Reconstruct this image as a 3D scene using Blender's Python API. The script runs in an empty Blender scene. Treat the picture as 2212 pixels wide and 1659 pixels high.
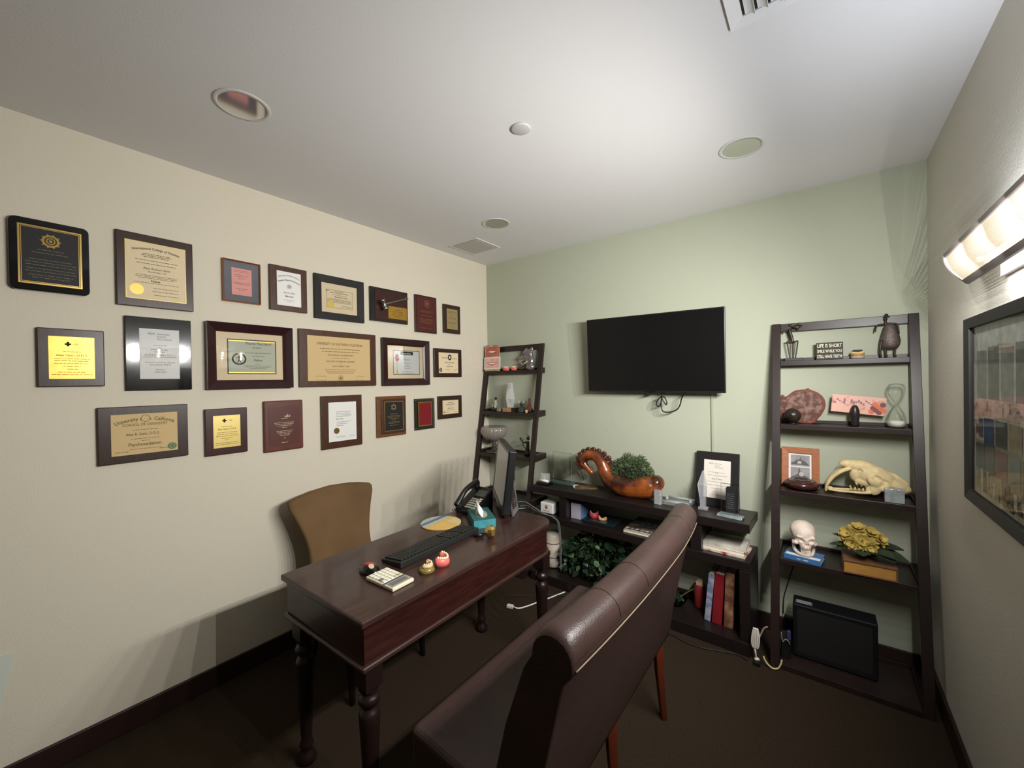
import bpy, bmesh, math, random
from mathutils import Matrix, Vector
random.seed(7)
SC = bpy.context.scene
COL = SC.collection
PI = math.pi
XF = {}                                   # world matrix of every thing / part as built

# ------------------------------------------------------------------ colours and materials
def S(r, g, b, k=1.0):
    f = lambda c: ((c/255.0)/12.92 if c/255.0 <= .04045 else ((c/255.0+.055)/1.055)**2.4)
    return (f(r)*k, f(g)*k, f(b)*k)

MATS = {}
def mat(name, col, rough=.5, metal=0., spec=.5, var=0., vscale=6., vstretch=(1, 1, 1), col2=None, bump=0., bscale=200.,
        coat=0., trans=0., ior=1.45, emit=None, estr=0., alpha=1., sss=0., contrast=(.3, .7), detail=4.):
    m = bpy.data.materials.new(name); m.use_nodes = True
    nt = m.node_tree; N = nt.nodes; L = nt.links
    b = N['Principled BSDF']
    b.inputs['Base Color'].default_value = (*col, 1)
    b.inputs['Roughness'].default_value = rough
    b.inputs['Metallic'].default_value = metal
    b.inputs['Specular IOR Level'].default_value = spec
    b.inputs['Coat Weight'].default_value = coat
    b.inputs['Coat Roughness'].default_value = .08
    b.inputs['Transmission Weight'].default_value = trans
    b.inputs['IOR'].default_value = ior
    b.inputs['Alpha'].default_value = alpha
    if emit:
        b.inputs['Emission Color'].default_value = (*emit, 1); b.inputs['Emission Strength'].default_value = estr
    if var or col2:
        tc = N.new('ShaderNodeTexCoord'); mp = N.new('ShaderNodeMapping'); nz = N.new('ShaderNodeTexNoise'); cr = N.new('ShaderNodeValToRGB')
        mp.inputs['Scale'].default_value = vstretch
        nz.inputs['Scale'].default_value = vscale; nz.inputs['Detail'].default_value = detail
        L.new(tc.outputs['Object'], mp.inputs['Vector']); L.new(mp.outputs['Vector'], nz.inputs['Vector']); L.new(nz.outputs['Fac'], cr.inputs['Fac'])
        a = tuple(max(0, c*(1-var)) for c in col); d = col2 if col2 else tuple(c*(1+var) for c in col)
        cr.color_ramp.elements[0].position = contrast[0]; cr.color_ramp.elements[1].position = contrast[1]
        cr.color_ramp.elements[0].color = (*a, 1); cr.color_ramp.elements[1].color = (*d, 1)
        L.new(cr.outputs['Color'], b.inputs['Base Color'])
    if bump:
        tc2 = N.new('ShaderNodeTexCoord'); n2 = N.new('ShaderNodeTexNoise'); bp = N.new('ShaderNodeBump')
        n2.inputs['Scale'].default_value = bscale; n2.inputs['Detail'].default_value = 3
        bp.inputs['Strength'].default_value = bump; bp.inputs['Distance'].default_value = .004
        L.new(tc2.outputs['Object'], n2.inputs['Vector']); L.new(n2.outputs['Fac'], bp.inputs['Height']); L.new(bp.outputs['Normal'], b.inputs['Normal'])
    MATS[name] = m
    return m

def pane_mat(name, tint=(1, 1, 1), strength=1.0, ior=1.5, rough=.01):
    m = bpy.data.materials.new(name); m.use_nodes = True
    nt = m.node_tree; N = nt.nodes; L = nt.links
    for n in list(N): N.remove(n)
    o = N.new('ShaderNodeOutputMaterial'); mx = N.new('ShaderNodeMixShader'); t = N.new('ShaderNodeBsdfTransparent'); g = N.new('ShaderNodeBsdfGlossy'); f = N.new('ShaderNodeFresnel')
    t.inputs['Color'].default_value = (*tint, 1); g.inputs['Roughness'].default_value = rough; f.inputs['IOR'].default_value = ior
    ml = N.new('ShaderNodeMath'); ml.operation = 'MULTIPLY'; ml.inputs[1].default_value = strength
    L.new(f.outputs['Fac'], ml.inputs[0]); L.new(ml.outputs[0], mx.inputs['Fac'])
    L.new(t.outputs[0], mx.inputs[1]); L.new(g.outputs[0], mx.inputs[2]); L.new(mx.outputs[0], o.inputs['Surface'])
    MATS[name] = m
    return m

# ------------------------------------------------------------------ mesh builder
class Fr:                                 # a flat drawing frame: origin, right, up, towards the viewer
    def __init__(s, O, U, V, N): s.O, s.U, s.V, s.N = Vector(O), Vector(U), Vector(V), Vector(N)
    def p(s, u, v, d=0.): return s.O + s.U*u + s.V*v + s.N*d

class MB:
    def __init__(s): s.v = []; s.f = []; s.m = []; s.sm = []
    def add(s, vs, fs, mi=0, M=None, smooth=False):
        b = len(s.v)
        s.v += [tuple(M @ Vector(p)) if M is not None else tuple(p) for p in vs]
        for f in fs: s.f.append([b+i for i in f]); s.m.append(mi); s.sm.append(smooth)
        return s
    def box(s, lo, hi, mi=0, M=None):
        x0, y0, z0 = lo; x1, y1, z1 = hi
        vs = [(x0,y0,z0),(x1,y0,z0),(x1,y1,z0),(x0,y1,z0),(x0,y0,z1),(x1,y0,z1),(x1,y1,z1),(x0,y1,z1)]
        return s.add(vs, [(0,3,2,1),(4,5,6,7),(0,1,5,4),(1,2,6,5),(2,3,7,6),(3,0,4,7)], mi, M)
    def cbox(s, c, sz, mi=0, M=None):
        return s.box([c[i]-sz[i]/2 for i in range(3)], [c[i]+sz[i]/2 for i in range(3)], mi, M)
    def fbox(s, F, u0, v0, u1, v1, d0, d1, mi=0):
        vs = [F.p(u0,v0,d0),F.p(u1,v0,d0),F.p(u1,v1,d0),F.p(u0,v1,d0),F.p(u0,v0,d1),F.p(u1,v0,d1),F.p(u1,v1,d1),F.p(u0,v1,d1)]
        return s.add(vs, [(0,3,2,1),(4,5,6,7),(0,1,5,4),(1,2,6,5),(2,3,7,6),(3,0,4,7)], mi)
    def prism(s, F, poly, d0, d1, mi=0, smooth=False):
        n = len(poly)
        vs = [F.p(u, v, d0) for u, v in poly] + [F.p(u, v, d1) for u, v in poly]
        fs = [tuple(range(n))[::-1], tuple(range(n, 2*n))]
        s.add(vs, fs, mi)
        b = len(s.v) - 2*n
        for i in range(n):
            j = (i+1) % n
            s.f.append([b+i, b+j, b+n+j, b+n+i]); s.m.append(mi); s.sm.append(smooth)
        return s
    def ring(s, F, x0, y0, x1, y1, b, dback, dout, din, mi=0):
        O = [(x0,y0),(x1,y0),(x1,y1),(x0,y1)]; I = [(x0+b,y0+b),(x1-b,y0+b),(x1-b,y1-b),(x0+b,y1-b)]
        vs = [F.p(*q, dback) for q in O] + [F.p(*q, dout) for q in O] + [F.p(*q, din) for q in I] + [F.p(*q, dback) for q in I]
        fs = []
        for i in range(4):
            j = (i+1) % 4
            fs += [(i, j, 4+j, 4+i), (4+i, 4+j, 8+j, 8+i), (8+i, 8+j, 12+j, 12+i), (12+i, 12+j, j, i)]
        return s.add(vs, fs, mi)
    def cyl(s, p0, p1, r0, r1=None, n=20, mi=0, cap=True):
        r1 = r0 if r1 is None else r1
        return s.tube([p0, p1], [r0, r1], n, mi, cap)
    def tube(s, pts, radii, n=8, mi=0, cap=True, closed=False, sq=None):
        P = [Vector(p) for p in pts]; k = len(P)
        if not isinstance(radii, (list, tuple)): radii = [radii]*k
        rings = []; prev = None
        for i in range(k):
            if closed: t = P[(i+1) % k] - P[i-1]
            else: t = P[min(i+1, k-1)] - P[max(i-1, 0)]
            t.normalize()
            if prev is None:
                a = Vector((0, 0, 1)) if abs(t.z) < .9 else Vector((1, 0, 0))
                u = t.cross(a).normalized()
            else:
                u = (prev - t*prev.dot(t))
                u = u.normalized() if u.length > 1e-6 else t.orthogonal().normalized()
            prev = u; w = t.cross(u)
            ru = radii[i]; rv = ru*(sq[i] if sq else 1)
            rings.append([P[i] + u*math.cos(2*PI*j/n)*ru + w*math.sin(2*PI*j/n)*rv for j in range(n)])
        return s.loft(rings, cap=cap and not closed, closed=closed, mi=mi)
    def loft(s, rings, cap=True, closed=False, mi=0, smooth=True):
        n = len(rings[0]); k = len(rings); b = len(s.v)
        for r in rings: s.v += [tuple(p) for p in r]
        for i in range(k if closed else k-1):
            a = b+i*n; c = b+((i+1) % k)*n
            for j in range(n):
                q = (j+1) % n
                s.f.append([a+j, a+q, c+q, c+j]); s.m.append(mi); s.sm.append(smooth)
        if cap:
            s.f.append([b+j for j in range(n)][::-1]); s.m.append(mi); s.sm.append(False)
            s.f.append([b+(k-1)*n+j for j in range(n)]); s.m.append(mi); s.sm.append(False)
        return s
    def lathe(s, prof, c=(0, 0, 0), n=24, mi=0, M=None, ripple=0, rn=0):
        rings = []
        for r, z in prof:
            ring = []
            for j in range(n):
                a = 2*PI*j/n; rr = max(r, 1e-5)*(1+ripple*math.cos(rn*a))
                p = Vector((rr*math.cos(a), rr*math.sin(a), z))
                p = (M @ p) if M is not None else p + Vector(c)
                ring.append(p)
            rings.append(ring)
        return s.loft(rings, cap=True, mi=mi)
    def ball(s, c, r, n=14, k=9, mi=0, M=None):
        if not isinstance(r, (list, tuple)): r = (r, r, r)
        rings = []
        for i in range(k+1):
            t = PI*i/k; sr = max(math.sin(t), 1e-3); z = -math.cos(t)
            ring = []
            for j in range(n):
                q = Vector((r[0]*sr*math.cos(2*PI*j/n), r[1]*sr*math.sin(2*PI*j/n), r[2]*z))
                ring.append((M @ q if M is not None else q) + Vector(c))
            rings.append(ring)
        return s.loft(rings, cap=True, mi=mi)
    def text(s, F, txt, u, v, size, d=0., mi=0, bold=0., shear=0., arc=None, align='CENTER', wid=None, squeeze=1.):
        V2, FS = text2d(txt, size, bold, shear, align)
        if not V2: return s
        if wid:
            w = max(p[0] for p in V2) - min(p[0] for p in V2); squeeze = wid/max(w, 1e-6)
        vs = []
        for x, y in V2:
            x *= squeeze
            if arc: a = x/arc; vs.append(F.p(u+(arc+y)*math.sin(a), v+(arc+y)*math.cos(a)-arc, d))
            else: vs.append(F.p(u+x, v+y, d))
        return s.add(vs, FS, mi)
    def bars(s, F, u, v, w, h, d=0., mi=0, rnd=None):      # one line of print too small to read: a row of word-long dashes
        rnd = rnd or random; x = -w/2
        while x < w/2 - h:
            l = min(rnd.uniform(1.6, 5.5)*h, w/2-x)
            s.add([F.p(u+x, v, d), F.p(u+x+l, v, d), F.p(u+x+l, v+h*.62, d), F.p(u+x, v+h*.62, d)], [(0, 1, 2, 3)], mi)
            x += l + h*.7
        return s
    def quad(s, F, u0, v0, u1, v1, d=0., mi=0):
        return s.add([F.p(u0, v0, d), F.p(u1, v0, d), F.p(u1, v1, d), F.p(u0, v1, d)], [(0, 1, 2, 3)], mi)
    def disc(s, F, u, v, r, d=0., mi=0, n=24, rv=None):
        rv = rv or r
        return s.add([F.p(u+r*math.cos(2*PI*i/n), v+rv*math.sin(2*PI*i/n), d) for i in range(n)], [tuple(range(n))], mi)
    def annulus(s, F, u, v, r0, r1, d=0., mi=0, n=28):
        vs = [F.p(u+r*math.cos(2*PI*i/n), v+r*math.sin(2*PI*i/n), d) for r in (r0, r1) for i in range(n)]
        return s.add(vs, [(i, (i+1) % n, n+(i+1) % n, n+i) for i in range(n)], mi)
    def build(s, name, mats, parent=None, world=True, bevel=0., seg=2):
        if not isinstance(mats, (list, tuple)): mats = [mats]
        me = bpy.data.meshes.new(name)
        vs = s.v
        M = XF.get(parent.name) if parent is not None else None
        if world and M is not None:
            I = M.inverted(); vs = [tuple(I @ Vector(p)) for p in s.v]
        me.from_pydata(vs, [], s.f)
        for mm in mats: me.materials.append(mm if not isinstance(mm, str) else MATS[mm])
        me.polygons.foreach_set('material_index', s.m); me.polygons.foreach_set('use_smooth', s.sm)
        bm = bmesh.new(); bm.from_mesh(me)
        bmesh.ops.recalc_face_normals(bm, faces=bm.faces); bm.to_mesh(me); bm.free()
        me.update()
        o = bpy.data.objects.new(name, me); COL.objects.link(o)
        if parent is not None:
            o.parent = parent; XF[o.name] = M.copy() if M is not None else Matrix()
        else: XF[o.name] = Matrix()
        if bevel:
            b = o.modifiers.new('edge', 'BEVEL'); b.width = bevel; b.segments = seg; b.limit_method = 'ANGLE'; b.angle_limit = math.radians(40)
        return o

_TX = {}
def text2d(txt, size, bold, shear, align):
    key = (txt, bold, shear, align)
    if key not in _TX:
        cu = bpy.data.curves.new('lettering', 'FONT'); cu.body = txt; cu.size = 1.; cu.align_x = align; cu.offset = bold; cu.shear = shear; cu.resolution_u = 2
        o = bpy.data.objects.new('lettering', cu); COL.objects.link(o)
        bpy.context.view_layer.update()
        me = bpy.data.meshes.new_from_object(o.evaluated_get(bpy.context.evaluated_depsgraph_get()))
        _TX[key] = ([(v.co.x, v.co.y) for v in me.vertices], [tuple(p.vertices) for p in me.polygons])
        bpy.data.objects.remove(o); bpy.data.curves.remove(cu); bpy.data.meshes.remove(me)
    V, Fs = _TX[key]
    return [(x*size, y*size) for x, y in V], Fs

def tag(o, label=None, cat=None, group=None, kind=None):
    if label: o['label'] = label
    if cat: o['category'] = cat
    if group: o['group'] = group
    if kind: o['kind'] = kind
    return o
def thing(name, label, cat, loc, rz=0., group=None):
    o = bpy.data.objects.new(name, None); COL.objects.link(o)
    o.empty_display_size = .05
    o.location = loc; o.rotation_euler = (0, 0, rz)
    XF[o.name] = Matrix.Translation(Vector(loc)) @ Matrix.Rotation(rz, 4, 'Z')
    return tag(o, label, cat, group)
def solo(name, mb, mats, label, cat, group=None, bevel=0., kind=None):
    xs = [p[0] for p in mb.v]; ys = [p[1] for p in mb.v]; zs = [p[2] for p in mb.v]
    c = Vector(((min(xs)+max(xs))/2, (min(ys)+max(ys))/2, min(zs)))
    mb.v = [tuple(Vector(p)-c) for p in mb.v]
    o = mb.build(name, mats, None, bevel=bevel); o.location = c; XF[o.name] = Matrix.Translation(c)
    return tag(o, label, cat, group, kind)
def sculpt(name, adds, cuts, m, parent=None, voxel=.004, smooth=6, world=True):
    """one continuous body: shapes melted together, then hollows carved out"""
    o = adds.build(name, m, parent, world)
    r = o.modifiers.new('melt', 'REMESH'); r.mode = 'VOXEL'; r.voxel_size = voxel; r.use_smooth_shade = True
    if smooth:
        q = o.modifiers.new('soft', 'SMOOTH'); q.iterations = smooth; q.factor = .5
    tmp = None
    if cuts is not None:
        tmp = cuts.build('hollow', m, parent, world)
        b = o.modifiers.new('carve', 'BOOLEAN'); b.operation = 'DIFFERENCE'; b.object = tmp; b.solver = 'EXACT'
    bpy.context.view_layer.update()
    me = bpy.data.meshes.new_from_object(o.evaluated_get(bpy.context.evaluated_depsgraph_get()))
    if cuts is not None and len(me.vertices) < 50:
        bpy.data.meshes.remove(me); b.use_self = True; b.use_hole_tolerant = True; bpy.context.view_layer.update()
        me = bpy.data.meshes.new_from_object(o.evaluated_get(bpy.context.evaluated_depsgraph_get()))
    if cuts is not None and len(me.vertices) < 50:
        bpy.data.meshes.remove(me); b.solver = 'FAST'; bpy.context.view_layer.update()
        me = bpy.data.meshes.new_from_object(o.evaluated_get(bpy.context.evaluated_depsgraph_get()))
    for p in me.polygons: p.use_smooth = True; p.material_index = 0
    o.modifiers.clear(); old = o.data; o.data = me; me.name = name
    me.materials.clear(); me.materials.append(m if not isinstance(m, str) else MATS[m])
    bpy.data.meshes.remove(old)
    if tmp: d = tmp.data; bpy.data.objects.remove(tmp); bpy.data.meshes.remove(d)
    return o
def catmull(P, k=6):
    P = [Vector(p) for p in P]; out = []
    for i in range(len(P)-1):
        a = P[max(i-1, 0)]; b = P[i]; c = P[i+1]; d = P[min(i+2, len(P)-1)]
        for j in range(k):
            t = j/k
            out.append(.5*((2*b)+(c-a)*t+(2*a-5*b+4*c-d)*t*t+(3*b-a-3*c+d)*t**3))
    return out+[P[-1]]
def interp(vals, k=6):
    return [v.x for v in catmull([(x, 0, 0) for x in vals], k)]

# ------------------------------------------------------------------ materials
WL = mat('cream_wall_paint', S(216,208,190), .75, spec=.25, bump=.25, bscale=170)
WB = mat('sage_wall_paint', S(174,178,159), .75, spec=.25, bump=.25, bscale=170)
WR = mat('stone_wall_paint', S(208,204,194), .75, spec=.25, bump=.3, bscale=140)
CE = mat('ceiling_paint', S(222,220,220), .85, spec=.2, bump=.12, bscale=150)
CARP = mat('brown_carpet', S(52,42,32), .95, spec=.1, var=.25, vscale=160, bump=.8, bscale=420)
BASE = mat('dark_baseboard', S(44,28,25), .4)
ESP = mat('espresso_wood', S(38,27,25), .38, var=.2, vscale=14, vstretch=(1, 1, 9))
ESPB = mat('black_wood', S(30,23,22), .34, var=.15, vscale=14, vstretch=(1, 8, 8))
MAH = mat('mahogany', S(56,36,32), .3, var=.3, vscale=9, vstretch=(9, 1, 9), coat=.15)
MAHF = mat('red_mahogany', S(46,20,16), .3, var=.35, vscale=9, vstretch=(9, 1, 9), coat=.15)
MAHD = mat('dark_mahogany', S(30,18,16), .35)
LEA = mat('brown_leather', S(58,42,39), .36, bump=.22, bscale=260, var=.12, vscale=8)
STI = mat('cream_stitching', S(124,108,88), .7)
LEG = mat('cherry_leg_wood', S(78,32,16), .4)
FAB = mat('tan_microfibre', S(108,84,58), .85, spec=.15, var=.12, vscale=5, bump=.15, bscale=500)
BLK = mat('black_plastic', S(24,24,25), .35)
BLKM = mat('matte_black', S(26,25,25), .6)
BLKG = mat('gloss_black', S(10,10,12), .06, coat=.5)
SCR = mat('dark_screen', S(16,15,16), .25, spec=.4)
GRYS = mat('screen_reflection_grey', S(74,72,70), .12, spec=.6)  # grey paints in the wall reflected by the blank screen
GRY = mat('grey_plastic', S(120,120,120), .45)
WHT = mat('white_plastic', S(226,224,220), .4)
CHR = mat('polished_reflector', S(205,205,205), .09, metal=1)
STEEL = mat('steel', S(170,170,170), .25, metal=1)
GOLD = mat('gold', S(236,200,120), .24, metal=1)
BRASS = mat('brass_plate', S(205,160,80), .35, metal=1, var=.08, vscale=40)
GOLDP = mat('gold_foil', S(222,196,96), .4, metal=.3)
BRONZE = mat('dark_bronze', S(62,54,45), .42, metal=.55, var=.3, vscale=40)
PAPER = mat('white_paper', S(232,230,226), .7)
CREAM = mat('cream_paper', S(226,206,170), .7)
PARCH = mat('parchment', S(206,178,128), .7)
SAGEP = mat('pale_green_paper', S(186,190,168), .7)
PINKP = mat('pink_paper', S(222,150,140), .7)
INK = mat('black_ink', S(30,28,28), .8)
INKG = mat('grey_ink', S(92,88,84), .8)
INKB = mat('brown_ink', S(96,62,34), .8)
INKW = mat('pale_engraving', S(196,184,150), .6)
GLASS = pane_mat('picture_glass', strength=1.25)
GLS = mat('clear_glass', (.93, .97, .95), .02, trans=1, ior=1.45)
def crystal_mat(name, white=.30, gloss=.22, tint=(.97, .985, 1)):  # white diffuse share paints a bright gleam into clear crystal
    m = bpy.data.materials.new(name); m.use_nodes = True
    nt = m.node_tree; N = nt.nodes; L = nt.links
    for n in list(N): N.remove(n)
    o = N.new('ShaderNodeOutputMaterial'); a = N.new('ShaderNodeMixShader'); b = N.new('ShaderNodeMixShader'); t = N.new('ShaderNodeBsdfTransparent'); g = N.new('ShaderNodeBsdfGlossy'); d = N.new('ShaderNodeBsdfDiffuse'); lw = N.new('ShaderNodeLayerWeight')
    t.inputs['Color'].default_value = (*tint, 1); g.inputs['Roughness'].default_value = .06; d.inputs['Color'].default_value = (.86, .89, .92, 1); lw.inputs['Blend'].default_value = .35
    ad = N.new('ShaderNodeMath'); ad.operation = 'MULTIPLY_ADD'; ad.inputs[1].default_value = .6; ad.inputs[2].default_value = gloss; ad.use_clamp = True
    L.new(lw.outputs['Facing'], ad.inputs[0]); a.inputs['Fac'].default_value = white
    L.new(t.outputs[0], a.inputs[1]); L.new(d.outputs[0], a.inputs[2]); L.new(ad.outputs[0], b.inputs['Fac']); L.new(a.outputs[0], b.inputs[1]); L.new(g.outputs[0], b.inputs[2]); L.new(b.outputs[0], o.inputs['Surface'])
    MATS[name] = m; return m
CRY = crystal_mat('crystal')
GGL = pane_mat('thin_green_glass', (.93, .96, .94), 1.0, 1.45, .05)
GGE = mat('green_glass_edge', S(104,128,116), .15, spec=.7)
PNK = mat('pink_gum_acrylic', S(226,110,100), .35)
TOO = mat('tooth_ivory', S(238,214,178), .3)
BONE = mat('old_bone', S(206,186,140), .6, var=.2, vscale=22, bump=.3, bscale=60)
SKUL = mat('pale_skull_bone', S(222,204,190), .6, var=.12, vscale=30)
DARK = mat('painted_hollow_shade', S(34,28,24), .9)  # dark tone painted for the shade inside the ceiling vents
# ------------------------------------------------------------------ the room (metres; left wall x=0, back wall y=0)
W, H, YF = 2.8836, 2.587, -4.6
def struct(name, mb, m, bevel=0):
    return tag(mb.build(name, m, bevel=bevel), kind='structure')
struct('floor', MB().box((-.1, YF-.1, -.06), (W+.1, .1, 0)), CARP)
struct('wall_left', MB().box((-.1, YF-.1, 0), (0, .1, H)), WL)
struct('wall_back', MB().box((0, 0, 0), (W, .1, H)), WB)
struct('wall_right', MB().box((W, YF-.1, 0), (W+.1, .1, H)), WR)
struct('wall_front', MB().box((0, YF-.1, 0), (W, YF, H)), WL)
HB, TB = .102, .014
def skirting(name, a, b):
    mb = MB().box(a, b); return struct(name, mb, BASE, .004)
skirting('baseboard_left', (.0005, YF, .0005), (TB, -.0005, HB))
skirting('baseboard_back', (TB+.0005, -TB, .0005), (W-TB-.0005, -.0005, HB))
skirting('baseboard_right', (W-TB, YF, .0005), (W-.0005, -.0005, HB))

# ceiling slab with the round cut-outs of the recessed lights
CANS = [(.708, -2.240, 'recessed ceiling light above the left wall certificates, nearest and largest'),
        (.710, -.723, 'small recessed ceiling light beside the air grille in the far corner'),
        (2.170, -.706, 'recessed ceiling light above the television side, right of the white disc')]
cb = MB().box((-.1, YF-.1, H), (W+.1, .1, H+.25))
ceil = struct('ceiling', cb, CE)
cut = MB()
for x, y, _ in CANS: cut.cyl((x, y, H-.05), (x, y, H+.17), .0795, n=40)
cu = cut.build('hole', CE)
bo = ceil.modifiers.new('holes', 'BOOLEAN'); bo.object = cu; bo.operation = 'DIFFERENCE'; bo.solver = 'EXACT'
bpy.context.view_layer.update()
me = bpy.data.meshes.new_from_object(ceil.evaluated_get(bpy.context.evaluated_depsgraph_get()))
ceil.modifiers.clear(); ceil.data = me
bpy.data.objects.remove(cu)
for pl in me.polygons: pl.use_smooth = False

TRIM = mat('white_trim_paint', S(206,203,198), .4)
BULB = mat('unlit_bulb_glass', S(120,128,120), .1, spec=.8)
first = None
for x, y, lab in CANS:
    t = thing('recessed_light', lab, 'ceiling light', (x, y, H-.006), 0, 'recessed ceiling lights')
    MB().lathe([(.0785, H), (.0785, H-.004), (.094, H-.0025), (.095, H-.0005), (.0785, H-.0005)], (x, y, 0), 40).build('trim_ring', TRIM, t)
    MB().lathe([(.0775, H-.0035), (.074, H+.03), (.064, H+.08), (.05, H+.115), (.049, H+.115), (.063, H+.08), (.073, H+.03), (.0765, H-.003)], (x, y, 0), 40).build('reflector', CHR, t)
    MB().lathe([(.001, H+.07), (.028, H+.078), (.036, H+.095), (.03, H+.12), (.014, H+.14), (.001, H+.14)], (x, y, 0), 24).build('bulb', BULB, t)

solo('sprinkler_cover', MB().lathe([(.001, H-.008), (.036, H-.008), (.042, H-.005), (.0425, H-.0005), (.001, H-.0005)], (1.455, -1.463, 0), 36), mat('disc_paint', S(192,190,188), .5),
     'flat white round sprinkler cover disc in the middle of the ceiling', 'ceiling disc')

# supply register at the top right
REG = mat('register_paint', S(226,225,224), .4)
t = thing('ceiling_register', 'large white ceiling air register with curved blades near the right wall', 'vent', (2.43, -1.64, H-.012))
Fc = Fr((2.246, -1.457, H), (1, 0, 0), (0, -1, 0), (0, 0, -1))
MB().ring(Fc, 0, 0, .37, .37, .036, .0005, .010, .006).build('frame', REG, t, bevel=.001)
MB().fbox(Fc, .0365, .0365, .3335, .3335, .0005, .0015).build('duct_shade_sheet', DARK, t)  # flat dark sheet painted as the duct's inner shade, no real opening
for i in range(9):
    u0 = .043 + i*.032
    sgn = 1 if i < 3 or i > 5 else 1
    rings = []
    for v in (.037, .333):
        r = []
        for k in range(7):
            a = k/6*1.25
            r.append(Fc.p(u0+.027*math.sin(a), v, .003+.020*(1-math.cos(a))))
        for k in range(6, -1, -1):
            a = k/6*1.25
            r.append(Fc.p(u0+.027*math.sin(a)+.001, v, .0015+.020*(1-math.cos(a))))
        rings.append(r)
    MB().loft(rings, smooth=False).build('blade', REG, t)
MB().fbox(Fc, .1375, .037, .1415, .333, .003, .017).build('damper_lever', GRY, t)

t = thing('air_grille', 'small square slatted ceiling air grille in the far left corner', 'vent', (.29, -.46, H-.01))
Fg = Fr((.145, -.325, H), (1, 0, 0), (0, -1, 0), (0, 0, -1))
GRL = mat('grille_paint', S(176,172,164), .5)
MB().ring(Fg, 0, 0, .285, .285, .018, .0005, .008, .004).build('frame', TRIM, t)
MB().fbox(Fg, .0185, .0185, .2665, .2665, .0005, .0012).build('backing', DARK, t)  # dark sheet stands in for the shade behind the slats
sl = MB()
for i in range(19):
    u = .022+i*.0128
    sl.add([Fg.p(u, .0185, .0075), Fg.p(u+.0115, .0185, .002), Fg.p(u+.0115, .2665, .002), Fg.p(u, .2665, .0075)], [(0, 1, 2, 3)])
    sl.add([Fg.p(u, .0185, .0068), Fg.p(u+.0115, .0185, .0013), Fg.p(u+.0115, .2665, .0013), Fg.p(u, .2665, .0068)], [(0, 3, 2, 1)])
sl.build('slats', GRL, t)

# ------------------------------------------------------------------ wall lamp on the right wall
LMETAL = mat('lamp_dark_trim', S(92,84,84), .4)
LENS = mat('ribbed_lens', S(226,212,188), .5, emit=S(255,236,205), estr=.62)
LENSD = mat('ribbed_lens_groove', S(170,158,138), .5, emit=S(226,200,165), estr=.36)
TUBE = mat('lamp_tube', (1, 1, 1), .5, emit=(.88, .94, 1.0), estr=16.)
LY0, LY1 = -1.005, -2.18
t = thing('wall_sconce', 'long lit wall light with ribbed bowed shade above the right wall picture', 'lamp', (W-.01, -1.6, 1.78))
def sconce_x(s):                       # s 0 bottom .. 1 top : shallow bowed shade leaning out at the top
    return 2.822 - .050*s - .012*math.sin(PI*s), 1.803 + .094*s
rib = MB(); NR = 30
for i in range(NR):
    for (a, b, mi, off) in ((0, .62, 0, 0), (.62, 1, 1, .0012)):
        s0 = .075+.85*(i+a)/NR; s1 = .075+.85*(i+b)/NR
        x0, z0 = sconce_x(s0); x1, z1 = sconce_x(s1)
        rib.add([(x0+off, LY0-.012, z0), (x1+off, LY0-.012, z1), (x1+off, LY1, z1), (x0+off, LY1, z0)], [(0, 1, 2, 3)], mi)
rib.build('ribbed_shade', [LENS, LENSD], t)
def strip(sa, sb, y0, y1, dx=.004):
    m = MB(); k = 8; fr = []; 
    ra = []; 
    for yy in (y0, y1):
        r = []
        for i in range(k+1):
            x, z = sconce_x(sa+(sb-sa)*i/k); r.append((x-dx, yy, z))
        for i in range(k, -1, -1):
            x, z = sconce_x(sa+(sb-sa)*i/k); r.append((x+dx, yy, z))
        ra.append(r)
    return m.loft(ra, smooth=False)
strip(.90, 1.02, LY0, LY1).build('top_trim', LMETAL, t)
strip(-.02, .10, LY0, LY1).build('bottom_trim', LMETAL, t)
strip(-.02, 1.02, LY0, LY0-.012).build('end_trim', LMETAL, t)
strip(-.02, 1.02, LY1, LY1-.012).build('end_trim', LMETAL, t)
MB().box((W-.012, LY1, 1.80), (W-.001, LY0-.08, 1.885)).build('back_plate', WHT, t)
for y in (LY0-.15, LY1+.15): MB().box((2.812, y-.01, 1.838), (W-.011, y+.01, 1.85)).build('bracket', WHT, t)
MB().cyl((2.846, LY0-.10, 1.852), (2.846, LY1+.06, 1.852), .0125, n=14).build('lamp_tube', TUBE, t)
# ------------------------------------------------------------------ certificates and plaques on the left wall
rp = random.Random(3)
WOODD = mat('plaque_dark_wood', S(52,33,24), .32, var=.25, vscale=20, vstretch=(1, 6, 1))
WOODM = mat('plaque_walnut', S(72,44,27), .35, var=.25, vscale=20, vstretch=(1, 6, 1))
WOODR = mat('plaque_rosewood', S(58,27,24), .3, var=.2, vscale=20, vstretch=(1, 6, 1))
WOODB = mat('frame_black_cherry', S(46,22,24), .25, var=.15, vscale=20)
WOODE = mat('plaque_redbrown', S(92,46,36), .4, var=.15, vscale=12)
COPF = mat('copper_frame', S(150,92,56), .3, metal=.6)
MATB = mat('blue_grey_mat', S(88,88,98), .6)
SEALG = mat('green_seal', S(70,110,72), .5)
REDV = mat('dark_red_velvet', S(120,18,28), .8)
ROSE = mat('printed_red', S(170,40,40), .6)
ACR = mat('clear_acrylic', (.96, .97, .97), .04, trans=1, ior=1.4)
def LF(y0, z0, x=.0015): return Fr((x, y0, z0), (0, 1, 0), (0, 0, 1), (1, 0, 0))
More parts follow.
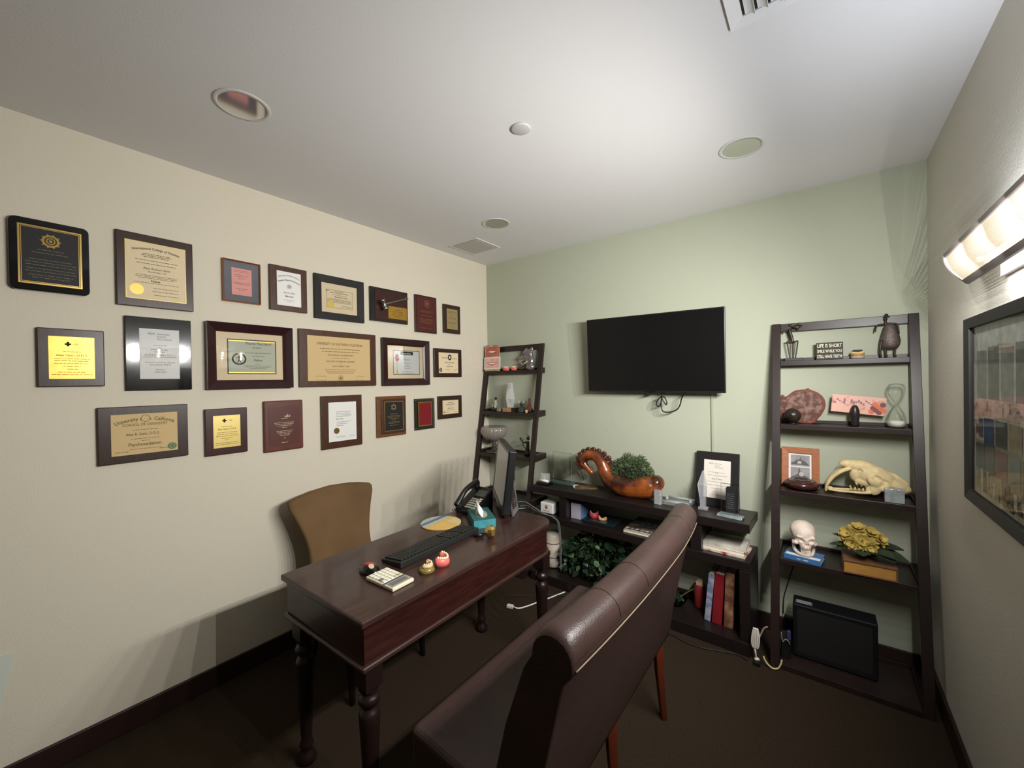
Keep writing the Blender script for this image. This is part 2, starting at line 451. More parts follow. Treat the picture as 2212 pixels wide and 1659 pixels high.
def rrect(x0, y0, x1, y1, r, k=6):
    out = []
    for cx, cy, a0 in ((x1-r, y1-r, 0), (x0+r, y1-r, 90), (x0+r, y0+r, 180), (x1-r, y0+r, 270)):
        for i in range(k+1):
            a = math.radians(a0+90*i/k); out.append((cx+r*math.cos(a), cy+r*math.sin(a)))
    return out
def begin(name, label, cat, y0, y1, z0, z1, group='certificates and plaques on the left wall'):
    t = thing(name, label, cat, (.0015, (y0+y1)/2, z0), 0, group)
    return t, LF(y0, z0), y1-y0, z1-z0
def board(t, F, w, h, m, d=.016, b=.003): MB().fbox(F, 0, 0, w, h, 0, d).build('backboard', m, t, bevel=b)
def sheet(t, F, w, h, ins, m, d, nm='certificate_sheet', th=.0012):
    iu, iv = ins if isinstance(ins, tuple) else (ins, ins)
    MB().fbox(F, iu, iv, w-iu, h-iv, d, d+th).build(nm, m, t)
def frame(t, F, w, h, b, m, dout=.022, din=.014): MB().ring(F, 0, 0, w, h, b, 0, dout, din).build('frame', m, t, bevel=.0015)
def glass(t, F, w, h, b, d): MB().quad(F, b, b, w-b, h-b, d).build('glass', GLASS, t)
def lines(mb, F, cx, rows, d, mi=0, h=.0042):
    for v, wd in rows: mb.bars(F, cx, v, wd, h, d, mi, rp)

# 1 black rounded plaque, gold border
t, F, w, h = begin('award_plaque', 'black rounded-corner plaque with gold double border and crest, top left of the wall', 'plaque', -2.789, -2.575, 1.902, 2.181)
MB().prism(F, rrect(0, 0, w, h, .02), 0, .02).build('backboard', BLKG, t, bevel=.003)
pl = MB().prism(F, rrect(.022, .026, w-.022, h-.026, .01), .0203, .0212); pl.build('black_plate', BLKM, t)
bo = MB()
for e, th in ((.022, .0055), (.0295, .0018)):
    bo.ring(F, e, e+.004, w-e, h-e-.004, th, .0213, .0222, .0222)
bo.build('gold_border', GOLD, t)
p = MB(); p.annulus(F, w*.5, h*.72, .017, .024, .0215); p.annulus(F, w*.5, h*.72, .009, .013, .0215); p.disc(F, w*.5, h*.72, .005, .0215)
for k in range(10):
    a = 2*PI*k/10; p.add([F.p(w*.5+.024*math.cos(a-.12), h*.72+.024*math.sin(a-.12), .0215), F.p(w*.5+.024*math.cos(a+.12), h*.72+.024*math.sin(a+.12), .0215), F.p(w*.5+.030*math.cos(a), h*.72+.030*math.sin(a), .0215)], [(0, 1, 2)])
p.build('crest', mat('dull_gold', S(150,124,64), .4, metal=.6), t)
q = MB(); lines(q, F, w*.5, [(h*.58, .07), (h*.535, .10), (h*.44, .115), (h*.40, .135), (h*.36, .135), (h*.31, .13), (h*.27, .135), (h*.22, .12), (h*.185, .10)], .0216, 0, .0036)
q.build('engraving', mat('dim_engraving', S(112,104,80), .6), t)

# 2 certificate on brown board with gold seal
t, F, w, h = begin('award_plaque', 'tall brown plaque with cream certificate, arched heading and gold seal, second in top row', 'plaque', -2.494, -2.220, 1.882, 2.211)
board(t, F, w, h, WOODD)
sheet(t, F, w, h, (.030, .036), CREAM, .0165)
q = MB(); MB().ring(F, .029, .035, w-.029, h-.035, .0022, .0166, .0182, .0182).build('gold_edge', GOLDP, t)
q.text(F, 'International College of Dentists', w*.5, h*.80, .0145, .0182, 0, .012, 0, arc=.30, wid=.168)
lines(q, F, w*.5, [(h*.735, .10), (h*.715, .105), (h*.695, .09)], .0182, 0, .0034)
lines(q, F, w*.5, [(h*.645, .15), (h*.60, .14)], .0182, 1, .0036)
q.text(F, 'Alan Robert Stein', w*.5, h*.525, .0135, .0182, 1, .008, .2)
q.text(F, 'Northridge, CA', w*.5, h*.485, .010, .0182, 1, .004, .2)
lines(q, F, w*.5, [(h*.44, .145), (h*.42, .15), (h*.40, .13)], .0182, 1, .0032)
q.text(F, 'Fellow', w*.48, h*.355, .0125, .0182, 0, .02, .1)
lines(q, F, w*.5, [(h*.335, .16)], .0182, 1, .003)
lines(q, F, w*.62, [(h*.27, .09), (h*.225, .10), (h*.175, .09)], .0182, 1, .0032)
q.build('printing', [INK, INKG], t)
sl = MB(); sl.prism(F, [(.066+.0245*(1+.06*math.cos(20*a))*math.cos(a), .078+.0245*(1+.06*math.cos(20*a))*math.sin(a)) for a in [2*PI*i/80 for i in range(80)]], .0178, .0188)
sl.annulus(F, .066, .078, .0125, .0145, .0189); sl.build('gold_seal', GOLDP, t)

# 3 gold plate plaque
t, F, w, h = begin('award_plaque', 'dark brown plaque with orange-gold metal plate and small cross logo, leftmost in second row', 'plaque', -2.725, -2.536, 1.526, 1.761)
board(t, F, w, h, WOODD)
sheet(t, F, w, h, (.030, .032), BRASS, .0165, 'metal_plate')
def cross(mb, F, u, v, s, d, mi=0):
    mb.quad(F, u-s, v-s*.35, u+s, v+s*.35, d, mi); mb.quad(F, u-s*.4, v-s, u+s*.4, v+s, d+.0001, mi)
q = MB(); cross(q, F, w*.44, h*.735, .009, .018); q.text(F, 'cda', w*.56, h*.722, .012, .018, 0, .0)
lines(q, F, w*.5, [(h*.60, .05)], .018, 1, .003); q.text(F, 'Alan Stein, D.D.S.', w*.5, h*.525, .0125, .018, 1, .012)
lines(q, F, w*.5, [(h*.475, .10), (h*.44, .10), (h*.395, .10)], .018, 1, .0032)
lines(q, F, w*.5, [(h*.345, .05), (h*.30, .03), (h*.245, .08), (h*.205, .115)], .018, 1, .0034)
q.build('engraving', [INK, INKB], t)

# 4 glossy black backing with white sheet
t, F, w, h = begin('framed_certificate', 'glossy black framed white letter, taller than wide, second in middle row', 'certificate', -2.470, -2.233, 1.504, 1.837)
MB().fbox(F, 0, 0, w, h, 0, .015).build('backboard', BLKG, t, bevel=.002)
sheet(t, F, w, h, (.047, .052), PAPER, .0153)
q = MB(); d = .0168
q.text(F, 'ADA', w*.375, h*.765, .0125, d, 0, .01); 
for k, s_ in enumerate(('American', 'Dental', 'Association')): q.text(F, s_, w*.46, h*(.765-.036*k), .0115, d, 0, 0, 0, None, 'LEFT')
lines(q, F, w*.5, [(h*.615, .05), (h*.585, .02), (h*.555, .065), (h*.525, .04)], d, 1, .0032)
q.text(F, 'ALAN R. STEIN, D.D.S.', w*.5, h*.475, .0115, d, 1, 0, 0); q.quad(F, w*.25, h*.455, w*.75, h*.459, d, 1)
for k, s_ in enumerate(('Council on Ethics, Bylaws', 'and Judicial Affairs')): q.text(F, s_, w*.5, h*(.375-.032*k), .0105, d, 1)
for k, s_ in enumerate(('Member', '2000-2004')): q.text(F, s_, w*.5, h*(.275-.034*k), .0098, d, 1)
q.build('printing', [INKG, INKG], t)
glass(t, F, w, h, .003, .0175)

# 5 pink letter
t, F, w, h = begin('framed_certificate', 'thin copper frame with small pink letter on blue-grey mat', 'certificate', -2.096, -1.918, 1.957, 2.178)
frame(t, F, w, h, .007, COPF, .018, .014); sheet(t, F, w, h, .006, MATB, .006, 'mat_board')
sheet(t, F, w, h, (.042, .040), PINKP, .0073)
q = MB(); d = .0087
for v, ww in ((.765, .06), (.73, .075), (.66, .065), (.62, .06), (.57, .03), (.47, .08), (.44, .07), (.33, .06), (.29, .03)): q.bars(F, w*.5, h*v, ww, .0034, d, 0, rp)
q.build('printing', INKG, t); glass(t, F, w, h, .007, .0125)

# 6 general alumni certificate
t, F, w, h = begin('award_plaque', 'brown plaque with white certificate under two arched black headings', 'plaque', -1.872, -1.665, 1.942, 2.196)
board(t, F, w, h, WOODM); sheet(t, F, w, h, (.037, .030), PAPER, .0165)
q = MB(); d = .018
q.text(F, 'University of Southern California', w*.5, h*.79, .0105, d, 0, .012, 0, arc=.12, wid=.118)
q.text(F, 'General Alumni Association', w*.5, h*.685, .0125, d, 0, .018, 0, arc=.12, wid=.125)
q.annulus(F, w*.5, h*.555, .011, .0128, d, 1); q.annulus(F, w*.5, h*.555, .006, .0078, d, 1); q.disc(F, w*.5, h*.555, .004, d, 1)
q.text(F, 'Alan R. Stein', w*.5, h*.395, .0125, d, 0, .006, .2); q.text(F, 'Member', w*.5, h*.315, .0135, d, 0, .012, .2)
lines(q, F, w*.5, [(h*.24, .06), (h*.205, .025)], d, 1, .003)
q.build('printing', [INK, INKG], t)

# 7 black wide certificate with gold seal
t, F, w, h = begin('framed_certificate', 'wide black frame with cream certificate and plain gold seal, fifth in top row', 'certificate', -1.621, -1.286, 1.922, 2.195)
frame(t, F, w, h, .045, BLKM, .02, .016); sheet(t, F, w, h, .044, CREAM, .004)
q = MB(); d = .0056
q.ring(F, .082, .078, w-.078, h-.082, .0014, d-.0004, d, d, 0)
q.text(F, 'State of California', w*.5, h*.665, .0085, d, 0, .01); q.text(F, 'Board of Dental Examiners', w*.5, h*.625, .011, d, 0, .012)
lines(q, F, w*.5, [(h*.585, .10)], d, 0, .0032); q.text(F, 'Alan Robert Stein', w*.53, h*.53, .0125, d, 0, .012, .2)
lines(q, F, w*.5, [(h*.485, .16), (h*.46, .165), (h*.435, .165), (h*.41, .16)], d, 0, .0034)
lines(q, F, w*.64, [(h*.345, .075), (h*.315, .075)], d, 1, .0034); q.bars(F, w*.27, h*.665, .03, .006, d, 0, rp)
q.build('printing', [INK, INKG], t)
sl = MB(); sl.prism(F, [(.108+.024*(1+.05*math.cos(24*a))*math.cos(a), .098+.024*(1+.05*math.cos(24*a))*math.sin(a)) for a in [2*PI*i/96 for i in range(96)]], .0056, .0064); sl.build('gold_seal', GOLDP, t)
glass(t, F, w, h, .044, .012)

# 8 gavel plaque
t, F, w, h = begin('award_plaque', 'glossy dark plaque with a metal gavel mounted over a small gold plate', 'plaque', -1.238, -.923, 1.948, 2.183)
board(t, F, w, h, BLKG, .018)
MB().fbox(F, .035, .014, w-.010, h-.014, .0183, .0195).build('inner_panel', WOODR, t)
MB().fbox(F, w*.45, .030, w-.012, h*.50, .0198, .0212).build('gold_plate', BRASS, t)
g = MB(); g.tube([F.p(w*.30, h*.50, .045), F.p(w*.36, h*.53, .045), F.p(w*.62, h*.655, .045), F.p(w*.93, h*.80, .045)], [.004, .006, .0045, .0085], 10)
dv = (F.U*.42 - F.V*.9).normalized(); c = F.p(w*.285, h*.495, .045)
g.lathe([(.001, -.036), (.018, -.036), (.019, -.024), (.015, -.02), (.017, 0), (.015, .02), (.019, .024), (.018, .036), (.001, .036)], n=20, M=Matrix.Translation(c) @ dv.to_track_quat('Z', 'Y').to_matrix().to_4x4())
for a_, b_ in ((.30, .50), (.9, .79)): g.cyl(F.p(w*a_, h*b_, .0195), F.p(w*a_, h*b_, .040), .003)
g.build('gavel', STEEL, t)
q = MB(); lines(q, F, w*.71, [(h*.40, .05), (h*.345, .10), (h*.30, .09), (h*.245, .10), (h*.20, .06)], .0214, 0, .004); q.build('engraving', INKB, t)

# 9 red-brown engraved plaque
t, F, w, h = begin('award_plaque', 'narrow red-brown plaque with engraved round seal, seventh in top row', 'plaque', -.851, -.636, 1.904, 2.190)
board(t, F, w, h, WOODR); sheet(t, F, w, h, .012, mat('oxblood_panel', S(78,32,28), .35), .0163, 'panel')
q = MB(); d = .0178; q.annulus(F, w*.53, h*.79, .026, .029, d); q.annulus(F, w*.53, h*.79, .018, .020, d); q.disc(F, w*.53, h*.79, .011, d)
lines(q, F, w*.5, [(h*.585, .13), (h*.55, .12), (h*.455, .10), (h*.36, .14), (h*.325, .12), (h*.285, .14), (h*.25, .09), (h*.12, .13)], d, 0, .004); q.build('engraving', mat('faint_engraving', S(136,84,66), .6), t)

# 10
t, F, w, h = begin('award_plaque', 'small dark plaque with dull gold plate at the far end of the top row', 'plaque', -.561, -.369, 1.922, 2.157)
board(t, F, w, h, WOODD); sheet(t, F, w, h, .034, mat('dull_brass', S(176,156,112), .4, metal=.5), .0163, 'metal_plate')
q = MB(); lines(q, F, w*.5, [(h*.76, .09), (h*.72, .10), (h*.63, .06), (h*.54, .09), (h*.50, .08), (h*.38, .10), (h*.34, .09), (h*.24, .06)], .0178, 0, .004); q.build('engraving', INKB, t)

# 11 big black cherry frame
t, F, w, h = begin('framed_certificate', 'deep black-cherry frame with wide mat and pale green certificate bearing a wreath emblem', 'certificate', -2.175, -1.761, 1.502, 1.844)
frame(t, F, w, h, .036, WOODB, .034, .018); MB().ring(F, .036, .036, w-.036, h-.036, .010, .004, .018, .012).build('frame_lip', WOODR, t)
sheet(t, F, w, h, .044, CREAM, .004, 'mat_board')
iu0, iv0, iu1, iv1 = .100, .082, w-.086, h-.085
MB().ring(F, iu0-.005, iv0-.005, iu1+.005, iv1+.005, .005, .0053, .0062, .0058).build('mat_edge', BLKM, t)
MB().fbox(F, iu0, iv0, iu1, iv1, .0053, .006).build('certificate_sheet', SAGEP, t)
e = MB(); e.quad(F, iu0, iv1-.006, iu1, iv1-.001, .0062); e.quad(F, iu0, iv0+.001, iu1, iv0+.006, .0062); e.build('gold_edge', GOLDP, t)
q = MB(); d = .0063
q.text(F, 'Pierre Fauchard', w*.585, h*.69, .020, d, 1, .012, .25); q.text(F, 'Academy', w*.565, h*.635, .012, d, 1, .01)
lines(q, F, w*.585, [(h*.555, .13), (h*.505, .06)], d, 1, .0042); q.text(F, 'Fellow', w*.58, h*.43, .016, d, 0, .012, .2)
lines(q, F, w*.58, [(h*.385, .03), (h*.355, .14), (h*.335, .12), (h*.31, .08)], d, 1, .0032)
cu_, cv_ = w*.36, h*.46
for k in range(26):
    a = math.radians(-250+k*320/25); r = .030
    q.disc(F, cu_+r*math.cos(a), cv_+r*.92*math.sin(a), .0046, d, 0, 7)
q.disc(F, cu_, cv_+.014, .0042, d, 0, 10); q.quad(F, cu_-.003, cv_-.004, cu_+.003, cv_+.012, d, 0); q.quad(F, cu_-.016, cv_+.005, cu_+.016, cv_+.008, d, 0)
q.add([F.p(cu_-.003, cv_-.004, d), F.p(cu_+.003, cv_-.004, d), F.p(cu_+.010, cv_-.02, d), F.p(cu_+.006, cv_-.02, d), F.p(cu_, cv_-.008, d), F.p(cu_-.006, cv_-.02, d), F.p(cu_-.010, cv_-.02, d)], [(0, 1, 4), (1, 2, 3, 4), (0, 4, 5, 6)])
q.build('printing', [INK, INKG], t); glass(t, F, w, h, .045, .0115)

# 12 tan university diploma
t, F, w, h = begin('award_plaque', 'wide brown plaque with large tan university diploma in the middle row', 'plaque', -1.719, -1.200, 1.503, 1.850)
board(t, F, w, h, WOODM); sheet(t, F, w, h, (.048, .036), PARCH, .0165)
q = MB(); d = .018
q.text(F, 'UNIVERSITY OF SOUTHERN CALIFORNIA', w*.5, h*.745, .022, d, 0, .004, 0, wid=.31)
lines(q, F, w*.5, [(h*.675, .27), (h*.625, .25)], d, 0, .0048)
q.text(F, 'THE SCHOOL OF DENTISTRY', w*.5, h*.555, .0135, d, 0, .01); q.text(F, 'has conferred the degree of', w*.5, h*.505, .0105, d, 0)
q.text(F, 'DOCTOR OF DENTAL SURGERY', w*.5, h*.44, .0135, d, 0, .01); q.text(F, 'on', w*.5, h*.40, .0105, d, 0)
q.text(F, 'ALAN ROBERT STEIN', w*.5, h*.355, .0125, d, 0, .006); lines(q, F, w*.5, [(h*.30, .21), (h*.265, .20), (h*.24, .18)], d, 0, .004)
for (uu, vv) in ((.25, .185), (.25, .115), (.76, .185), (.75, .115)):
    pts = [F.p(w*uu-.035+.007*k, h*vv+.005*math.sin(k*2.1)+rp.uniform(-.003, .004), d) for k in range(11)]
    q.tube(pts, .0006, 4, 0)
q.annulus(F, w*.495, h*.15, .016, .018, d, 0); q.annulus(F, w*.495, h*.15, .009, .011, d, 0); q.disc(F, w*.495, h*.15, .006, d, 0, 8)
q.build('printing', INKB, t)

# 13 black frame, red rose
t, F, w, h = begin('framed_certificate', 'dark frame with white certificate showing a red flower over a gold base', 'certificate', -1.152, -.728, 1.501, 1.839)
frame(t, F, w, h, .040, WOODB, .03, .018); MB().ring(F, .040, .040, w-.040, h-.040, .010, .004, .018, .012).build('frame_lip', WOODR, t)
sheet(t, F, w, h, .049, CREAM, .004, 'mat_board')
MB().ring(F, .100, .078, w-.082, h-.082, .004, .0053, .0062, .0058).build('mat_edge', BLKM, t)
MB().fbox(F, .104, .082, w-.086, h-.086, .0053, .006).build('certificate_sheet', mat('cool_white_paper', S(214,216,212), .7), t)
q = MB(); d = .0063
q.quad(F, w*.39, h*.66, w*.66, h*.735, d, 0); q.text(F, 'Appreciation', w*.525, h*.68, .014, d+.0002, 2, .01)
q.text(F, 'Alan Stein', w*.53, h*.545, .014, d, 1, 0, .25); lines(q, F, w*.54, [(h*.48, .07), (h*.44, .03), (h*.40, .07), (h*.36, .06), (h*.29, .10), (h*.26, .12)], d, 1, .0036)
q.build('printing', [INK, INKG, PAPER], t)
q = MB(); q.disc(F, w*.315, h*.63, .014, d, 0); q.disc(F, w*.300, h*.585, .012, d+.0001, 0); q.disc(F, w*.330, h*.575, .013, d+.0002, 0); q.disc(F, w*.315, h*.55, .012, d+.0003, 0)
q.disc(F, w*.316, h*.59, .005, d+.0004, 1)
q.quad(F, w*.308, h*.33, w*.322, h*.52, d, 1); q.prism(F, [(w*.285, h*.25), (w*.345, h*.25), (w*.325, h*.34), (w*.305, h*.34)], d-.0002, d+.0001, 1)
q.build('flower_emblem', [ROSE, GOLDP], t); glass(t, F, w, h, .049, .0115)

# 14 small certificate
t, F, w, h = begin('award_plaque', 'small dark plaque with cream certificate and black oval emblem, far end of middle row', 'plaque', -.669, -.361, 1.561, 1.791)
board(t, F, w, h, WOODD); sheet(t, F, w, h, (.045, .032), CREAM, .0165)
q = MB(); d = .018
q.disc(F, w*.54, h*.70, .021, d, 0, 20, .024); q.disc(F, w*.54, h*.70, .009, d+.0002, 2, 16, .013)
q.text(F, 'University of', w*.36, h*.66, .013, d, 0, .012); q.text(F, 'California', w*.72, h*.64, .013, d, 0, .012)
q.text(F, 'School of Dentistry', w*.53, h*.495, .014, d, 0, .012); lines(q, F, w*.53, [(h*.435, .03)], d, 1, .004); q.text(F, 'Alan R. Stein', w*.54, h*.355, .014, d, 0, .012)
q.bars(F, w*.45, h*.25, .05, .005, d, 1, rp); q.bars(F, w*.75, h*.25, .045, .005, d, 1, rp); q.annulus(F, w*.21, h*.245, .008, .017, d, 1); q.disc(F, w*.21, h*.245, .006, d, 1)
q.build('printing', [INK, INKG, CREAM], t)

# 15 dentistry diploma
t, F, w, h = begin('award_plaque', 'wide dark plaque with tan school of dentistry certificate and green seal, leftmost in bottom row', 'plaque', -2.563, -2.253, 1.186, 1.434)
board(t, F, w, h, WOODD); sheet(t, F, w, h, (.041, .034), PARCH, .0165)
q = MB(); d = .018
q.text(F, 'University of So. California', w*.5, h*.745, .0225, d, 0, .012, 0, arc=.27, wid=.205)
q.text(F, 'SCHOOL OF DENTISTRY', w*.5, h*.645, .0165, d, 0, .004, 0, wid=.155)
lines(q, F, w*.5, [(h*.57, .09)], d, 1, .003); q.text(F, 'Alan R. Stein, D.D.S.', w*.47, h*.475, .0165, d, 1, .012, 0, wid=.115)
lines(q, F, w*.5, [(h*.41, .10), (h*.37, .03)], d, 1, .003); q.text(F, 'Psychosedation', w*.49, h*.285, .0205, d, 0, .012, 0, wid=.112)
lines(q, F, w*.5, [(h*.225, .11)], d, 1, .003); q.bars(F, w*.25, h*.19, .05, .004, d, 1, rp); q.bars(F, w*.7, h*.2, .03, .004, d, 1, rp)
q.build('printing', [mat('olive_ink', S(90,88,58), .8), INKG], t)
q = MB(); q.disc(F, w*.5, h*.775, .017, .0182, 1); q.annulus(F, w*.5, h*.775, .014, .016, .0184, 0); q.build('crest', [INKG, PARCH], t)
q = MB(); q.prism(F, [(w*.80+.017*math.cos(2*PI*i/30), h*.225+.015*math.sin(2*PI*i/30)) for i in range(30)], .0178, .0184, 0); q.annulus(F, w*.80, h*.225, .008, .0095, .0186, 1); q.build('green_seal', [SEALG, PARCH], t)

# 16 cda plaque
t, F, w, h = begin('award_plaque', 'rosewood plaque with pale gold plate and black cross logo, second in bottom row', 'plaque', -2.185, -1.997, 1.167, 1.403)
board(t, F, w, h, WOODR); sheet(t, F, w, h, (.034, .036), mat('pale_brass', S(206,184,112), .4, metal=.5), .0163, 'metal_plate')
q = MB(); d = .0178; cross(q, F, w*.44, h*.735, .0095, d); q.text(F, 'cda', w*.58, h*.72, .013, d, 1, .0)
lines(q, F, w*.5, [(h*.60, .05)], d, 1, .003); q.text(F, 'Alan Stein, D.D.S.', w*.5, h*.535, .0115, d, 1, .008)
lines(q, F, w*.5, [(h*.475, .09), (h*.435, .09), (h*.395, .10), (h*.35, .05), (h*.31, .02), (h*.25, .10), (h*.215, .105)], d, 1, .0032); q.build('engraving', [INK, INKB], t)

# 17 brown on brown
t, F, w, h = begin('award_plaque', 'plain brown plaque with small white sail-like logo and pale lines, third in bottom row', 'plaque', -1.916, -1.704, 1.145, 1.430)
board(t, F, w, h, WOODE, .018, .006); sheet(t, F, w, h, (.024, .034), mat('brown_panel', S(84,40,32), .4), .0183, 'panel')
q = MB(); d = .0198
for k, (a, b) in enumerate(((-.014, .010), (-.004, .018), (.007, .012))):
    q.add([F.p(w*.56+a, h*.67, d), F.p(w*.56+a+.012, h*.67, d), F.p(w*.56+a+.011, h*.67+b, d)], [(0, 1, 2)])
lines(q, F, w*.5, [(h*.64, .035), (h*.555, .11), (h*.525, .10), (h*.495, .08), (h*.46, .03), (h*.39, .09), (h*.36, .08), (h*.33, .06), (h*.30, .05), (h*.245, .012), (h*.16, .035)], d, 0, .004); q.build('engraving', INKW, t)

# 18 letter with seal
t, F, w, h = begin('award_plaque', 'brown plaque with white letter, dark gold seal and signature, fourth in bottom row', 'plaque', -1.592, -1.315, 1.114, 1.445)
board(t, F, w, h, WOODM); sheet(t, F, w, h, (.044, .042), PAPER, .0165)
q = MB(); d = .018
for v, ww in ((.685, .10), (.655, .09), (.625, .105), (.595, .10), (.49, .10), (.455, .08), (.42, .05)): q.bars(F, w*.34+ww/2, h*v, ww, .0036, d, 0, rp)
q.text(F, 'Alan Stein', w*.42, h*.54, .013, d, 1, 0, .3)
for (uu, n_) in ((.33, 12), (.66, 7)): q.tube([F.p(w*uu+.006*k, h*.21+.005*math.sin(k*2.3), d) for k in range(n_)], .0007, 4, 1)
q.build('printing', [INKG, INK], t)
MB().disc(F, w*.345, h*.33, .019, .0182).annulus(F, w*.345, h*.33, .010, .012, .0184).build('gold_seal', mat('old_gold', S(120,98,44), .4, metal=.5), t)

# 19 black plate on wood
t, F, w, h = begin('award_plaque', 'stepped walnut plaque with black plate and gold hexagonal emblem, fifth in bottom row', 'plaque', -1.200, -.954, 1.141, 1.426)
board(t, F, w, h, mat('oak_brown', S(110,68,40), .4, var=.25, vscale=20, vstretch=(1, 1, 6)), .016)
MB().fbox(F, .032, .022, w-.012, h-.020, .0163, .024).build('raised_panel', WOODM, t, bevel=.004)
MB().fbox(F, .055, .040, w-.034, h-.040, .0243, .0256).build('black_plate', BLKM, t)
q = MB(); d = .0258
MB().ring(F, .0535, .0385, w-.0325, h-.0385, .003, .0243, .0262, .0262).build('gold_border', GOLD, t)
for k in range(6):
    a = PI/6+k*PI/3; q.disc(F, w*.53+.016*math.cos(a), h*.725+.016*math.sin(a), .007, d+.0001*k, 0, 6)
lines(q, F, w*.54, [(h*.55, .06), (h*.50, .11), (h*.47, .10), (h*.435, .08), (h*.40, .04), (h*.35, .10), (h*.32, .09), (h*.27, .07)], d, 0, .004); q.build('engraving', mat('gold_print', S(164,134,70), .4, metal=.5), t)

# 20 acrylic with red
t, F, w, h = begin('award_plaque', 'clear acrylic plaque with plain dark red panel, small in bottom row', 'plaque', -.869, -.673, 1.158, 1.396)
MB().fbox(F, 0, 0, w, h, .004, .014).build('acrylic_slab', ACR, t, bevel=.002)
MB().ring(F, .030, .026, w-.030, h-.026, .007, .0143, .016, .016).build('gold_border', BRASS, t); MB().fbox(F, .036, .032, w-.036, h-.032, .0143, .0156).build('red_panel', REDV, t)
for uu, vv in ((.012, .012), (w-.012, .012), (.012, h-.012), (w-.012, h-.012)): MB().cyl(F.p(uu, vv, 0), F.p(uu, vv, .0042), .004, n=10).build('standoff', STEEL, t)

# 21 small
t, F, w, h = begin('award_plaque', 'smallest brown plaque with cream certificate at the far end of the bottom row', 'plaque', -.634, -.367, 1.221, 1.406)
board(t, F, w, h, WOODD); sheet(t, F, w, h, (.044, .036), CREAM, .0165)
q = MB(); d = .018; q.text(F, 'University of', w*.5, h*.68, .013, d, 0, .01); q.text(F, 'Southern California', w*.5, h*.60, .013, d, 0, .01); lines(q, F, w*.5, [(h*.54, .05)], d, 1, .004)
q.text(F, 'Alan R. Stein', w*.5, h*.43, .013, d, 0, .01); lines(q, F, w*.5, [(h*.36, .09)], d, 1, .004); q.bars(F, w*.35, h*.27, .03, .004, d, 1, rp); q.bars(F, w*.72, h*.27, .045, .004, d, 1, rp); q.annulus(F, w*.235, h*.29, .005, .010, d, 1)
q.build('printing', [INK, INKG], t)

# ------------------------------------------------------------------ big picture on the right wall
FR_ = Fr((W-.0015, -.772, 1.088), (0, -1, 0), (0, 0, 1), (-1, 0, 0)); w, h = .82, .622
t = thing('framed_picture', 'large black-framed photo collage on the right wall below the lit wall light', 'picture', (W-.0015, -.772-w/2, 1.088))
MB().ring(FR_, 0, 0, w, h, .034, 0, .026, .020).build('frame', BLKM, t, bevel=.002)
cc = [S(168,170,164), S(104,106,100), S(126,128,120), S(196,172,158), S(40,66,104), S(150,138,112), S(86,76,64), S(140,128,104), S(70,74,70), S(112,60,56), S(180,176,160)]
cm = [mat('print_tone_%s' % n_, c, .7, var=.22, vscale=30) for n_, c in zip('abcdefghijk', cc)]
pr = MB(); pr.fbox(FR_, .033, .033, w-.033, h-.033, .004, .006, 0)
d = .0062
def pq(u0, v0, u1, v1, mi): 
    global d
    d += .00004; pr.quad(FR_, u0, v0, u1, v1, d, mi)
pq(.034, .035, w-.034, .40, 10)
pq(.045, .05, w-.05, .215, 7)
for k in range(6): pq(.065+.115*k, .345, .065+.115*k+.10, .508+(.008 if k % 2 else 0), 1 if k % 2 else 2)
pq(.045, .300, w-.045, .352, 3)
for k in range(26): pq(.05+.028*k, .305+rp.uniform(0, .02), .05+.028*k+.018, .32+rp.uniform(0, .03), rp.choice((3, 10, 0, 7)))
pq(.140, .205, .235, .292, 4); pq(.055, .235, .085, .265, 9); pq(.088, .225, .128, .288, 8)
for k in range(5): pq(.25+.11*k, .215, .25+.11*k+.095, .292, (8, 5, 4, 1, 6)[k])
for k in range(7): pq(.06+.1*k, .12, .06+.1*k+.085, .205, (8, 6, 9, 1, 6, 2, 8)[k])
for k in range(24): pq(.05+.029*k, .045+rp.uniform(0, .03), .05+.029*k+.025, .085+rp.uniform(0, .04), rp.choice((5, 7, 5, 6, 10)))
pr.build('print', cm, t)
MB().quad(FR_, .033, .033, w-.033, h-.033, .014).build('glass', pane_mat('low_sheen_glass', (1, 1, 1), .45, 1.45), t)
# ------------------------------------------------------------------ writing desk
DZ = .760; DX0, DX1, DY0, DY1 = .725, 1.293, -2.146, -.955
t = thing('writing_desk', 'dark mahogany writing desk with turned legs in front of the certificate wall', 'desk', ((DX0+DX1)/2, (DY0+DY1)/2, 0))
def desk_outline(e, r=.10):
    x0, x1, y0, y1 = DX0+e, DX1-e, DY0+e, DY1-e; r = max(r-e, .02); out = [(x0, y0), (x1, y0)]
    for i in range(9):
        a = math.radians(90*i/8); out.append((x1-r+r*math.cos(a), y1-r+r*math.sin(a)))
    for i in range(9):
        a = math.radians(90+90*i/8); out.append((x0+r+r*math.cos(a), y1-r+r*math.sin(a)))
    return out
FZ = Fr((0, 0, 0), (1, 0, 0), (0, 1, 0), (0, 0, 1))
MB().prism(FZ, desk_outline(0), DZ-.024, DZ).build('desktop', MAH, t, bevel=.006, seg=3)
MB().prism(FZ, desk_outline(.017), .606, DZ-.0245).build('apron', MAHF, t, bevel=.002)
MB().prism(FZ, desk_outline(.006), .586, .6055).build('moulding', MAH, t, bevel=.007, seg=3)
LP = [(.024, .0), (.034, .0), (.036, .012), (.030, .03), (.022, .045), (.020, .055), (.026, .065), (.026, .075), (.019, .085), (.022, .12), (.030, .30), (.034, .38), (.035, .405), (.030, .42), (.022, .428), (.022, .436),
      (.034, .446), (.036, .458), (.032, .470), (.024, .476), (.026, .486), (.034, .496), (.036, .512), (.036, .5855)]
